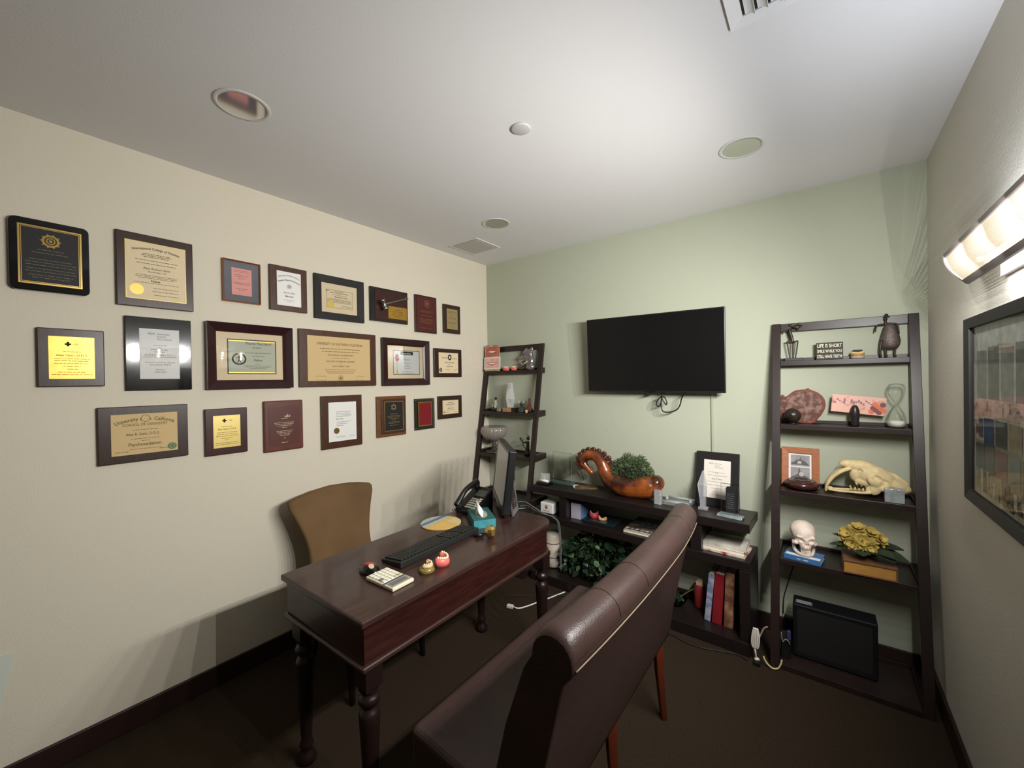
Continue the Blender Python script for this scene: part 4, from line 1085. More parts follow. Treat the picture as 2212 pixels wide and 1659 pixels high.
# sign
t = thing('wooden_sign', 'small black block sign about smiling while you still have teeth', 'sign', (2.493, -.052, T1))
FS_ = Fr((2.436, -.060, T1), (1, 0, 0), (0, 0, 1), (0, -1, 0))
MB().fbox(FS_, 0, 0, .116, .093, -.022, 0).build('block', mat('sign_black', S(38,36,32), .6), t, bevel=.001)
q = MB(); CRML = mat('sign_lettering', S(226,216,186), .6)
for s_, v0, sz in (('LIFE IS SHORT', .0665, .0265), ('SMILE WHILE YOU', .0385, .022), ('STILL HAVE TEETH', .0095, .023)):
    q.text(FS_, s_, .058, v0, sz, .0006, 0, .018, 0, wid=.106)
q.build('lettering', CRML, t)

# denture model
t = thing('jaw_model', 'old ivory dental model with dark top, between the black sign and stout figure', 'dental model', (2.611, -.045, T1))
b = MB(); b.lathe([(.001, 0), (.027, 0), (.030, .008), (.026, .016), (.022, .018), (.001, .018)], (2.611, -.042, T1), 20); b.build('plaster_base', mat('plaster', S(168,156,140), .8, var=.2, vscale=60), t)
arch(t, (2.611, -.046, T1+.0182), math.radians(180), .024, mat('tan_gum', S(190,150,100), .5), mat('yellow_tooth', S(236,206,140), .35), .010, n_t=10)
b = MB(); b.box((2.592, -.040, T1+.036), (2.632, -.026, T1+.047)); b.build('hinge', BLKM, t, bevel=.002)

# petrified wood slab
slab = [(2.252, 1.288), (2.250, 1.372), (2.264, 1.388), (2.271, 1.414), (2.281, 1.416), (2.290, 1.404), (2.300, 1.408), (2.327, 1.434), (2.345, 1.443), (2.366, 1.446), (2.385, 1.447), (2.398, 1.456), (2.405, 1.448), (2.442, 1.430), (2.460, 1.412), (2.471, 1.393), (2.476, 1.361), (2.471, 1.338), (2.463, 1.319), (2.452, 1.298), (2.437, 1.281), (2.425, 1.262), (2.410, T2+.0002), (2.372, T2+.0002), (2.34, 1.262), (2.295, 1.272)]
SL = mat('petrified_core', S(92,56,44), .35, col2=S(134,106,96), vscale=30, contrast=(.46, .6), detail=9, bump=.3, bscale=90)
SLR = mat('petrified_rim', S(112,58,42), .35, var=.3, vscale=30, detail=8)
t = thing('petrified_wood_slab', 'large red-brown polished petrified wood slice standing on the second shelf', 'stone slab', (2.37, -.05, T2))
FSl = Fr((0, -.042, 0), (1, 0, 0), (0, 0, 1), (0, -1, 0))
MB().prism(FSl, slab, -.012, .010).build('rim', SLR, t, bevel=.002)
cxs, czs = 2.362, 1.352
MB().prism(FSl, [(cxs+(x-cxs)*.90-.004, czs+(z-czs)*.90-.002) for x, z in slab], .0103, .0112).build('polished_core', SL, t)
sp = MB(); sp.lathe([(.001, 0), (.018, .001), (.022, .004), (.016, .007), (.001, .007)], (2.328, -.098, T2), 20)
t = thing('carved_ball', 'dark carved wooden ball in front of the petrified wood slice', 'ball', (2.328, -.098, T2))
sp.build('stand_ring', ESP, t)
b = MB(); b.ball((2.328, -.098, T2+.0475), .0405, 28, 18); b.build('ball', mat('carved_dark_wood', S(40,33,27), .28, var=.5, vscale=12, vstretch=(6, 1, 1), bump=.7, bscale=70), t)
# postcard on a dark stone holder
t = thing('picture_card_holder', 'long pale-pink and orange picture card held up by a dark rounded stand', 'picture', (2.597, -.075, T2))
dS = MB(); dS.loft([[(2.5965+rx*math.cos(2*PI*j/16), -.088+rx*.8*math.sin(2*PI*j/16), z) for j in range(16)] for rx, z in ((.016, T2), (.0185, T2+.01), (.0175, T2+.03), (.0205, T2+.058), (.0195, T2+.078), (.013, T2+.103), (.006, T2+.110))]); dS.build('stand', mat('black_stone', S(34,30,28), .3), t)
FCd = Fr((2.497, -.060, 1.331), Vector((.215, 0, -.021)).normalized(), Vector((.021, 0, .215)).normalized(), (0, -1, 0))
MB().fbox(FCd, 0, 0, .218, .092, -.003, .0).build('card', mat('pink_scene_print', S(226,176,160), .6, col2=S(176,110,104), vscale=30, contrast=(.5, .72), detail=8), t)
q = MB(); 
for k in range(9): q.disc(FCd, .165+.006*k, .016+.010*((k*7) % 5), .013, .0004+.00003*k, k % 2, 7)
q.build('orange_patch', [mat('orange_print', S(216,116,84), .6, var=.2, vscale=60), mat('brown_print', S(120,76,74), .6)], t)
q = MB(); 
for k in range(16): q.quad(FCd, .010+.0098*k, .045+.006*((k*3) % 4), .018+.0098*k, .056+.008*((k*5) % 3), .0005, k % 2)
q.build('figures', [mat('mauve_print', S(150,106,116), .6), mat('slate_print', S(128,110,124), .6)], t)
# hourglass
t = thing('hourglass', 'clear glass hourglass with white sand on the second shelf', 'hourglass', (2.757, -.075, T2))
prof = [(.001, .0), (.026, .0), (.036, .010), (.039, .026), (.037, .050), (.030, .075), (.016, .100), (.006, .116), (.006, .120), (.016, .136), (.030, .160), (.035, .185), (.034, .205), (.028, .219), (.001, .222)]
MB().lathe(prof, (2.757, -.076, T2+.0006), 32).build('glass_bulb', pane_mat('hourglass_glass', (.97, .98, .97), .5, 1.35, .05), t)
MB().lathe([(.001, .002), (.025, .002), (.034, .010), (.0372, .026), (.034, .033), (.001, .036)], (2.757, -.076, T2+.0006), 32).build('sand', mat('white_sand', S(222,220,210), .9), t)

# framed photos
t = thing('photo_frame', 'orange-brown wooden frame with two old black and white photos on the third shelf', 'photo frame', (2.356, -.05, T3))
FPh = Fr((2.270, -.078, T3), (1, 0, 0), Vector((0, .046, .214)).normalized(), Vector((0, -.214, .046)).normalized())
OAK = mat('orange_oak', S(152,88,48), .45, var=.2, vscale=40, vstretch=(1, 1, 4))
MB().ring(FPh, 0, 0, .176, .219, .034, -.012, .004, .002).build('frame', OAK, t, bevel=.002)
MB().fbox(FPh, .033, .033, .143, .186, -.010, -.006).build('mat_board', PAPER, t)
q = MB(); q.quad(FPh, .044, .114, .132, .176, -.0056, 0); q.quad(FPh, .044, .040, .132, .108, -.0056, 0); q.build('photo_print', mat('grey_photo', S(150,146,146), .5, var=.2, vscale=30), t)
q = MB()
q.add([FPh.p(u, v, -.0052) for u, v in ((.046, .128), (.062, .138), (.074, .150), (.083, .150), (.090, .168), (.095, .152), (.112, .142), (.128, .126), (.130, .122), (.046, .122))], [tuple(range(10))], 0)
q.quad(FPh, .076, .128, .094, .142, -.0048, 1)
q.add([FPh.p(u, v, -.0052) for u, v in ((.046, .052), (.066, .062), (.078, .072), (.080, .096), (.088, .106), (.086, .090), (.104, .066), (.130, .050), (.130, .042), (.046, .042))], [tuple(range(10))], 0)
q.disc(FPh, .094, .070, .012, -.0048, 1, 12); q.build('photo_subject', [mat('dark_photo_tone', S(84,80,80), .5, var=.3, vscale=60), mat('light_photo_tone', S(186,180,174), .5)], t)
MB().quad(FPh, .033, .033, .143, .186, -.003).build('glass', GLASS, t)
MB().add([FPh.p(.06, .14, -.0125), FPh.p(.11, .14, -.0125), (2.380, -.010, T3+.0005), (2.330, -.010, T3+.0005)], [(0, 1, 2, 3)]).build('easel_leg', BLKM, t)
t = thing('turned_wood_box', 'round dark reddish turned wooden box in front of the orange-brown photo frame', 'wooden box', (2.366, -.140, T3))
MB().lathe([(.001, 0), (.048, 0), (.072, .010), (.080, .024), (.080, .034), (.070, .042), (.066, .043), (.066, .046), (.060, .049), (.050, .049), (.048, .046), (.043, .052), (.035, .052), (.030, .047), (.001, .046)], (2.366, -.142+.02, T3+.0003), 40).build('box', mat('redwood_turned', S(58,30,26), .22, var=.2, vscale=20, coat=.3), t)

# sabre-toothed skull
t = thing('animal_skull', 'long tan sabre-toothed animal skull with curved fangs on the third shelf', 'skull', (2.63, -.11, T3))
yc = -.108
a_ = MB()
def E(mb, x, z, rx, rz, ry, dy=0., ang_=0., n=16, k=10):
    for sg in ((1, -1) if dy else (1,)):
        mb.ball((x, yc+dy*sg, z), (rx, ry, rz), n, k, 0, Matrix.Rotation(ang_, 4, 'Y'))
E(a_, 2.690, 1.000, .078, .052, .048, 0, .58); E(a_, 2.750, .972, .060, .034, .040, 0, .62); E(a_, 2.615, 1.050, .070, .034, .036, 0, .12); E(a_, 2.560, 1.060, .036, .020, .026, 0, -.2)
E(a_, 2.640, 1.010, .055, .040, .030, .016, .5); E(a_, 2.600, 1.010, .030, .038, .024, .016, .3); E(a_, 2.672, .955, .026, .040, .014, .042, .35); E(a_, 2.720, .950, .050, .016, .012, .048, .25)
E(a_, 2.665, .985, .030, .022, .012, .050, .7); E(a_, 2.785, .955, .022, .020, .030); E(a_, 2.760, 1.005, .050, .012, .010, 0, .68); E(a_, 2.625, .975, .040, .020, .014, .026, .25)
c_ = MB()
E(c_, 2.676, 1.006, .026, .017, .020, .058, .55); E(c_, 2.612, 1.034, .013, .009, .012, .040, .4); E(c_, 2.535, 1.048, .016, .014, .014); E(c_, 2.716, .984, .030, .016, .016, .054, .65)
sculpt('cranium', a_, c_, BONE, t, .0032, 5)
for sg in (1, -1):
    f = MB(); P = catmull([(2.575, yc+.018*sg, 1.040), (2.540, yc+.022*sg, 1.022), (2.505, yc+.024*sg, .990), (2.480, yc+.025*sg, .948), (2.472, yc+.025*sg, .912), (2.474, yc+.025*sg, .884+.02)], 5)
    f.tube(P, interp([.018, .0175, .017, .014, .008, .0015], 5), 12, sq=[.6]*len(P)); f.build('fang', BONE, t)
a_ = MB()
for sg in (1, -1):
    P = catmull([(2.488, yc+.010*sg, .915), (2.520, yc+.022*sg, .915), (2.570, yc+.030*sg, .918), (2.625, yc+.036*sg, .922), (2.655, yc+.040*sg, .930)], 4)
    a_.tube(P, interp([.013, .013, .013, .015, .020], 4), 10, sq=[.5]*len(P))
E(a_, 2.650, .942, .018, .020, .008, .040, .2); E(a_, 2.490, .916, .016, .015, .018)
sculpt('lower_jaw', a_, None, BONE, t, .0032, 4)
for k in range(5):
    for sg in (1, -1):
        d_ = MB(); x = 2.575+.016*k; d_.tube([(x, yc+.030*sg, .930), (x+.002, yc+.030*sg, .943+.003*(k % 2))], [.007, .002], 7); d_.build('tooth', BONE, t)
for k in range(3):
    for sg in (1, -1):
        d_ = MB(); x = 2.598+.018*k; d_.tube([(x, yc+.027*sg, .972-.004*k), (x+.002, yc+.027*sg, .953-.004*k)], [.008, .002], 7); d_.build('tooth', BONE, t)
cb_ = MB(); cb_.box((2.700, -.195, T3), (2.772, -.135, T3+.066), 0)
solo('crystal_cube', cb_, mat('silvery_crystal', S(200,208,210), .06, trans=.55, ior=1.6, var=.25, vscale=30, bump=.6, bscale=26), 'silvery glass cube at the right end of the third shelf in front of the skull', 'paperweight', bevel=.002)

# human skull on a blue book
t = thing('blue_book', 'blue book lying flat under the human skull on the fourth shelf', 'book', (2.375, -.19, T4))
Mb = rot(2.377, -.205, T4, math.radians(-9))
MB().box((-.078, -.052, .0035), (.076, .060, .0205), 0, Mb).build('pages', PAPER, t)
BLU = mat('blue_cover', S(62,112,166), .35, var=.12, vscale=30)
c_ = MB(); c_.box((-.080, -.056, 0), (.080, .062, .0033), 0, Mb); c_.box((-.080, -.0565, .0207), (.080, .062, .0240), 0, Mb); c_.box((-.080, -.0565, .0034), (.080, -.0525, .0206), 0, Mb); c_.build('cover', BLU, t)
q = MB(); Fbb = Fr(Mb @ Vector((0, -.0568, 0)), Mb.to_3x3() @ Vector((1, 0, 0)), (0, 0, 1), Mb.to_3x3() @ Vector((0, -1, 0))); q.text(Fbb, 'ICD', -.012, .008, .010, .0003, 0, .01); q.bars(Fbb, .02, .010, .03, .006, .0003, 0, rp); q.build('spine_print', PAPER, t)
q = MB(); q.box((-.074, -.050, .0242), (.076, -.02, .0248), 0, Mb); q.build('pale_band', WHT, t)
t = thing('human_skull', 'pale human skull model resting on a blue book', 'skull', (2.375, -.190, T4+.026))
zk = T4+.0262; ysk = -.185; Ms = rot(2.372, ysk, zk, math.radians(14))
a_ = MB()
def G(mb, x, y_, z, rx, ry, rz_, sym=False, n=18, k=12):
    for sg in ((1, -1) if sym else (1,)):
        mb.ball(Ms @ Vector((x*sg, y_, z)), (rx, ry, rz_), n, k)
G(a_, 0, .012, .118, .058, .070, .050); G(a_, 0, -.012, .105, .054, .058, .052); G(a_, 0, -.045, .082, .044, .028, .034); G(a_, 0, -.052, .056, .027, .024, .026); G(a_, .040, -.042, .066, .014, .020, .012, True)
G(a_, .048, -.020, .062, .007, .034, .007, True); G(a_, 0, -.050, .043, .026, .022, .014); G(a_, .024, -.056, .101, .020, .012, .008, True); G(a_, 0, .02, .07, .04, .05, .03); G(a_, 0, -.068, .086, .006, .008, .012)
c_ = MB(); G(c_, .0225, -.074, .083, .0155, .020, .0135, True); G(c_, .005, -.082, .062, .0065, .018, .013, True); G(c_, .052, -.030, .082, .012, .022, .014, True); G(c_, .046, -.030, .048, .012, .018, .010, True)
sculpt('cranium', a_, c_, SKUL, t, .003, 4)
a_ = MB()
for sg in (1, -1):
    a_.tube(catmull([Ms @ Vector((.045*sg, -.008, .058)), Ms @ Vector((.044*sg, -.012, .035)), Ms @ Vector((.040*sg, -.022, .016)), Ms @ Vector((.026*sg, -.050, .009)), Ms @ Vector((.0, -.064, .009))], 5), .0085, 10)
G(a_, 0, -.063, .009, .018, .010, .010); G(a_, 0, -.058, .018, .022, .014, .010)
sculpt('jaw', a_, None, SKUL, t, .003, 3)
for row, z_ in ((0, .031), (1, .024)):
    for k in range(8):
        x = -.0195+.0056*k; yy = -.073+.016*(x/.0195)**2
        b = MB(); b.ball(Ms @ Vector((x, yy+.001, z_)), (.0027, .003, .0042), 8, 6); b.build('tooth', mat('skull_tooth', S(230,214,192), .4) if 'skull_tooth' not in MATS else MATS['skull_tooth'], t)

# gold book with artificial flowers on it
t = thing('gold_book', 'thick old gold-edged book under the artificial flowers on the fourth shelf', 'book', (2.63, -.20, T4))
Mg = rot(2.635, -.195, T4, math.radians(2))
GP = mat('gilt_pages', S(190,140,72), .4, var=.2, vscale=30, vstretch=(1, 1, 14), metal=.2); GC = mat('brown_cover', S(112,76,50), .5, var=.15, vscale=20)
MB().box((-.096, -.078, .0065), (.094, .086, .0575), 0, Mg).build('pages', GP, t)
c_ = MB(); c_.box((-.100, -.084, 0), (.100, .090, .006), 0, Mg); c_.box((-.100, -.084, .058), (.100, .090, .066), 0, Mg); c_.box((.0945, -.084, .0061), (.100, .090, .0579), 0, Mg); c_.build('cover', GC, t, bevel=.001)
t = thing('artificial_flowers', 'dusty yellow artificial flowers with dark leaves lying on the gold book', 'flowers', (2.63, -.19, T4+.0665))
YEL = mat('dusty_yellow_petal', S(176,152,74), .7, var=.3, vscale=50); YELD = mat('brown_petal', S(110,80,36), .7, var=.3, vscale=50); LFD = mat('dark_green_leaf', S(50,60,42), .5, var=.25, vscale=30)
rf = random.Random(5)
def petal(mb, c, d, up, L, Wp, curl, mi=0):
    d = d.normalized(); s_ = d.cross(up).normalized(); nr = 5
    vs = []
    for i in range(nr+1):
        f = i/nr; ww = Wp*math.sin(PI*min(.96, .12+.84*f))**.8
        cpos = c + d*(L*f) + up*(curl*L*f*f)
        vs += [cpos - s_*ww + up*ww*.35, cpos, cpos + s_*ww + up*ww*.35]
    fs = []
    for i in range(nr): fs += [(3*i, 3*i+1, 3*i+4, 3*i+3), (3*i+1, 3*i+2, 3*i+5, 3*i+4)]
    mb.add(vs, fs, mi, None, True)
def bloom(t, c, nrm_, R):
    b = MB(); nrm_ = Vector(nrm_).normalized(); u0 = nrm_.orthogonal().normalized(); w0 = nrm_.cross(u0)
    for ring, (nn_, rr, cu) in enumerate(((7, 1., -.05), (6, .75, .35), (5, .5, .8))):
        for k in range(nn_):
            a2 = 2*PI*k/nn_ + ring*.5 + rf.uniform(-.15, .15); petal(b, Vector(c)+nrm_*.004*ring, u0*math.cos(a2)+w0*math.sin(a2), nrm_, R*rr, R*.34, cu+rf.uniform(-.1, .1), 0)
    b.ball(Vector(c)+nrm_*.006, R*.16, 8, 6, 1); return b.build('bloom', [YEL, YELD], t)
for c, nr_, R in (((2.560, -.225, .722), (-.5, -.8, .6), .050), ((2.615, -.230, .700), (0, -1, .5), .056), ((2.600, -.205, .748), (.0, -.5, 1), .046), ((2.645, -.200, .735), (.3, -.6, 1), .045), ((2.575, -.245, .688), (-.3, -1, .1), .042), ((2.680, -.205, .715), (.6, -.7, .6), .040), ((2.640, -.245, .680), (.3, -1, .1), .038)):
    bloom(t, c, nr_, R)
def leafb(name, c, d, up, L, Wp, curl, m):
    b = MB(); petal(b, Vector(c), Vector(d), Vector(up).normalized(), L, Wp, curl); return b.build(name, m, t)
for c, d, L, Wp in (((2.62, -.22, .665), (1, -.2, -.05), .165, .045), ((2.62, -.21, .67), (.8, -.5, -.12), .13, .045), ((2.58, -.22, .665), (-1, -.1, .02), .095, .022), ((2.58, -.22, .668), (-.9, -.4, -.15), .080, .022), ((2.60, -.235, .660), (.2, -.8, -.1), .06, .04), ((2.66, -.2, .675), (1, .1, .12), .11, .03), ((2.57, -.20, .69), (-1, .1, .25), .075, .018)):
    leafb('leaf', c, d, (0, -.25, 1), L, Wp, -.12, LFD)
for c in ((2.56, -.21, .675), (2.61, -.22, .67), (2.66, -.21, .67)):
    b = MB(); b.tube([Vector(c), Vector(c)+Vector((.03, .03, -.001)), (2.63, -.15, T4+.071)], .003, 6); b.build('stem', LFD, t)
b = MB(); b.ball((2.63, -.17, T4+.0815), (.05, .04, .0145), 12, 7); b.build('tied_base', LFD, t)
petal_leaf = petal

# bottom tier: desktop computer, adapters
t = thing('computer_tower', 'black desktop computer case lying on its side at the bottom of the right ladder shelf', 'computer', (2.50, -.19, T5))
MB().box((2.326, -.25, T5+.006), (2.668, -.135, .311)).build('case', mat('case_black', S(20,20,23), .4), t, bevel=.006)
for x in (2.35, 2.645):
    for y_ in (-.235, -.15): MB().cyl((x, y_, T5), (x, y_, T5+.0058), .009, n=10).build('rubber_foot', BLKM, t)
q = MB(); Ft = Fr((2.326, -.25, .3113), (1, 0, 0), (0, 1, 0), (0, 0, 1)); q.quad(Ft, .012, .020, .085, .060, .0002, 0); q.build('sticker', mat('grey_sticker', S(96,98,98), .5), t)
q = MB(); [q.bars(Ft, .048, .026+.009*k, .062, .005, .0005, 0, rp) for k in range(4)]; q.build('sticker_print', mat('sticker_ink', S(190,190,190), .5), t)
MB().quad(Fr((2.326, -.2503, T5), (1, 0, 0), (0, 0, 1), (0, -1, 0)), .02, .03, .322, .26, .0004).build('front_panel', BLKM, t)
t = thing('power_adapter', 'black power adapter with blue end lying left of the desktop computer', 'adapter', (2.295, -.26, T5))
MB().box((2.275, -.30, T5), (2.318, -.20, T5+.10)).build('brick', BLK, t, bevel=.006)
MB().box((2.303, -.302, T5+.103), (2.319, -.285, T5+.150)).build('blue_plug', mat('dim_blue_plastic', S(58,60,104), .4), t, bevel=.003)
solo('beige_cable', MB().tube(catmull([(2.204, -.383, .050), (2.208, -.386, .038), (2.222, -.388, .018), (2.245, -.390, .006), (2.268, -.388, .014), (2.281, -.384, .042), (2.284, -.380, .060)], 6), .0042, 7), mat('beige_cable_jacket', S(206,190,140), .5), 'beige cable curling in a half loop at the foot of the right ladder shelf', 'cable')
solo('grey_wire_loop', MB().tube(catmull([(2.278, -.306, .165), (2.281, -.308, .13), (2.286, -.309, .118), (2.295, -.309, .135), (2.308, -.308, .130), (2.316, -.306, .112)], 6), .0022, 6), mat('pale_wire', S(150,146,136), .5), 'thin pale wire loop on the black adapter', 'wire')
# white power cord with plug hanging by the console end
t = thing('power_cord', 'white bundled power cord with plug hanging beside the console end', 'power cord', (2.168, -.375, 0))
WC = mat('white_cord', S(214,206,196), .5)
for k in range(5):
    b = MB(); x = 2.160+.004*k; b.tube(catmull([(x, -.372-.003*(k % 2), .180), (x-.008+.004*k, -.376, .14), (x-.010+.004*k, -.378, .095), (x-.001, -.374, .072), (x+.004, -.371, .10), (x+.003, -.370, .15), (x, -.372, .178)], 5), .0042, 6); b.build('loop', WC, t)
MB().tube([(2.163, -.372, .076), (2.166, -.374, .050), (2.170, -.377, .026)], .0045, 7).build('cord', WC, t)
MB().tube([(2.170, -.3772, .0265), (2.172, -.379, .020), (2.176, -.386, .0135)], [.008, .013, .0125], 10).build('plug', WC, t)
MB().box((2.160, -.415, .0005), (2.192, -.392, .022)).build('black_socket', BLK, t, bevel=.004)
MB().tube(catmull([(2.172, -.371, .10), (2.190, -.371, .15), (2.205, -.371, .19), (2.222, -.371, .205)], 5), .004, 6).build('branch_cord', mat('grey_cord', S(150,146,130), .5), t)
solo('wall_wire', MB().tube(catmull([(2.325, -.006, .515), (2.322, -.006, .46), (2.315, -.006, .40), (2.295, -.006, .32), (2.272, -.006, .22), (2.270, -.02, .13)], 5), .003, 6), mat('wire_dark', S(44,44,42), .6), 'dark wire running down the green wall behind the right ladder shelf', 'wire')
# ------------------------------------------------------------------ things on the console top
ZC = CZ+.0006; ZM = .5086; ZB = .0706
t = thing('crystal_award', 'small clear crystal block with a white cylinder at the left end of the console', 'award', (.655, -.185, ZC))
# it straddles the console's left end on a dark plinth
Mx = rot(.742, -.215, ZC, ang)
MB().box((-.055, -.035, 0), (.055, .035, .020), 0, Mx).build('plinth', BLKG, t, bevel=.002)
MB().box((-.030, -.010, .0205), (.045, .012, .088), 0, Mx).build('crystal_block', CRY, t, bevel=.003)
b = MB(); b.cyl(Mx @ Vector((-.038, -.020, .031)), Mx @ Vector((.046, -.020, .031)), .0095, n=14); b.build('white_cylinder', WHT, t)
q = MB(); Fq = Fr(Mx @ Vector((-.030, -.0104, .0205)), Mx.to_3x3() @ Vector((1, 0, 0)), (0, 0, 1), Mx.to_3x3() @ Vector((0, -1, 0))); q.annulus(Fq, .040, .040, .008, .011, .0003); q.quad(Fq, .030, .020, .050, .024, .0003); q.build('etching', PAPER, t)

t = thing('glass_plaque', 'tall thin greenish glass plaque on a glass base near the left end of the console', 'award', (.83, -.11, ZC))
GB = mat('green_glass_base', S(120,146,136), .08, trans=.7, ior=1.5)
Mg2 = rot(.838, -.120, ZC, ang)
MB().box((-.105, -.032, 0), (.105, .032, .020), 0, Mg2).build('glass_base', GB, t, bevel=.002)
MB().box((-.075, -.004, .0205), (.090, .004, .240), 0, Mg2).build('glass_sheet', GGL, t)
e = MB(); e.box((.0902, -.004, .0205), (.0915, .004, .2415), 0, Mg2); e.box((-.075, -.004, .2402), (.0901, .004, .2415), 0, Mg2); e.build('polished_edge', GGE, t)

t = thing('booklet', 'brown open booklet with a white corner left of the horse planter', 'booklet', (1.03, -.12, ZC))
Mk = rot(1.045, -.130, ZC, math.radians(35))
MB().box((-.085, -.055, 0), (.085, .055, .004), 0, Mk).build('cover', mat('brown_print', S(84,66,46), .5, col2=S(150,116,74), vscale=16, contrast=(.45, .8)) if 'brown_print' not in MATS else mat('booklet_print', S(84,66,46), .5, col2=S(150,116,74), vscale=16, contrast=(.45, .8)), t)
b = MB(); b.add([Mk @ Vector(p) for p in ((-.085, .02, .0045), (-.04, .055, .0045), (-.085, .055, .0045), (-.085, .02, .006), (-.04, .055, .006), (-.085, .055, .006))], [(0, 1, 2), (3, 4, 5), (0, 1, 4, 3), (1, 2, 5, 4), (2, 0, 3, 5)]); b.box((-.088, -.02, .0045), (-.078, .05, .006), 0, Mk); b.build('white_corner', PAPER, t)

# horse planter
yh = -.165
t = thing('horse_planter', 'brown and orange glazed horse-shaped planter with curled mane on the console', 'planter', (1.40, yh, ZC))
HG = mat('horse_glaze', S(58,30,20), .22, col2=S(176,92,36), vscale=7, contrast=(.42, .74), detail=9, coat=.4)
HGM = mat('horse_mane_glaze', S(74,44,32), .3, var=.35, vscale=30, coat=.3)
a_ = MB()
P = catmull([(1.600, yh, .826), (1.545, yh, .806), (1.450, yh, .790), (1.350, yh, .788), (1.280, yh, .806), (1.236, yh, .842), (1.214, yh, .890), (1.192, yh, .934), (1.150, yh, .968), (1.100, yh, .970), (1.062, yh, .945), (1.046, yh, .912)], 6)
R_ = interp([.050, .078, .082, .078, .070, .056, .047, .043, .041, .039, .034, .030], 6)
a_.tube(P, R_, 18)
a_.ball((1.585, yh, .832), (.052, .060, .052), 18, 12); a_.ball((1.520, yh, .800), (.085, .080, .078), 18, 12)
P = catmull([(1.046, yh, .915), (1.062, yh, .896), (1.092, yh, .868), (1.118, yh, .842)], 5); a_.tube(P, interp([.030, .030, .023, .019], 5), 14)
a_.ball((1.117, yh, .843), (.020, .018, .019), 12, 8); a_.ball((1.036, yh-.026, .935), (.010, .007, .018), 10, 7); a_.ball((1.036, yh+.026, .935), (.010, .007, .018), 10, 7)
c_ = MB(); c_.ball((1.425, yh, .882), (.125, .056, .070), 20, 12); c_.box((1.2, yh-.2, .5), (1.8, yh+.2, ZC+.0003))
sculpt('body', a_, c_, HG, t, .005, 5)
mane = [(1.283, .930), (1.262, .965), (1.226, .994), (1.182, 1.014), (1.136, 1.022), (1.092, 1.018), (1.052, 1.000), (1.022, .972), (1.004, .938), (1.000, .900), (1.018, .870)]
for k, (x, z) in enumerate(mane):
    cxm = 1.135; czm = .930; b = MB(); dx, dz = cxm-x, czm-z; l = math.hypot(dx, dz)
    b.lathe([(.001, -.016), (.012, -.015), (.019, -.010), (.021, 0), (.019, .010), (.012, .015), (.008, .011), (.001, .010)], n=14, M=Matrix.Translation((x+dx/l*.010, yh-.003, z+dz/l*.010)) @ Matrix.Rotation(PI/2, 4, 'X')); b.build('mane_curl', HGM, t)
b = MB(); b.ball((1.070, yh-.027, .912), (.0055, .004, .0055), 8, 6); b.build('eye', BLKG, t)
sp_ = MB()
for k in range(26):
    pass
# moss / small-leaved plant
rm = random.Random(11); mb = MB()
for k in range(3400):
    a2 = rm.uniform(0, 2*PI); rr = math.sqrt(rm.random()); x = 1.422+.150*rr*math.cos(a2); yy = yh+.066*rr*math.sin(a2)
    top = .845+.150*math.sqrt(max(0, 1-rr**2.6))+.012*math.sin(x*60)+rm.uniform(-.012, .012); z = rm.uniform(max(.845, top-.06), top)
    d = Vector((math.cos(a2)*rr+rm.uniform(-.7, .7), math.sin(a2)*rr+rm.uniform(-.7, .7), rm.uniform(-.1, 1))).normalized(); s_ = d.orthogonal().normalized()*rm.uniform(.0022, .0036); L_ = rm.uniform(.010, .019); c = Vector((x, yy, z))
    mb.add([c, c+d*L_*.55+s_, c+d*L_, c+d*L_*.55-s_], [(0, 1, 2, 3)], 0 if rm.random() < .6 else 1)
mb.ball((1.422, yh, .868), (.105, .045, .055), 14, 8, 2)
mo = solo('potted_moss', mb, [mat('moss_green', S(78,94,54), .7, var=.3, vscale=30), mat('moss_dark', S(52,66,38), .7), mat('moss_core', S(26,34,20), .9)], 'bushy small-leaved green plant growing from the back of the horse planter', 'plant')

# clear crystal pieces at the middle right
solo('crystal_candle_block', MB().prism(Fr((1.618, -.236, ZC), (1, 0, 0), (0, 1, 0), (0, 0, 1)), rrect(-.024, -.020, .024, .020, .010), 0, .090), CRY, 'upright rounded clear crystal block beside the hind end of the horse planter', 'ornament', bevel=.003)
t = thing('glass_tray', 'clear glass tray with raised rims lying behind the settee back on the console', 'tray', (1.715, -.155, ZC))
Mt_ = rot(1.725, -.165, ZC, ang)
MB().box((-.080, -.065, 0), (.080, .065, .014), 0, Mt_).build('slab', crystal_mat('tray_glass', .12, .12, (.93, .96, .95)), t, bevel=.003)
for yy in (-.058, .058): MB().tube([Mt_ @ Vector((-.080, yy, .0225)), Mt_ @ Vector((.080, yy, .0225))], .008, 10).build('rim', CRY, t)
for xx in (-.072, .072): MB().ball(Mt_ @ Vector((xx, 0, .0265)), (.010, .018, .012), 12, 8).build('corner_knob', CRY, t)

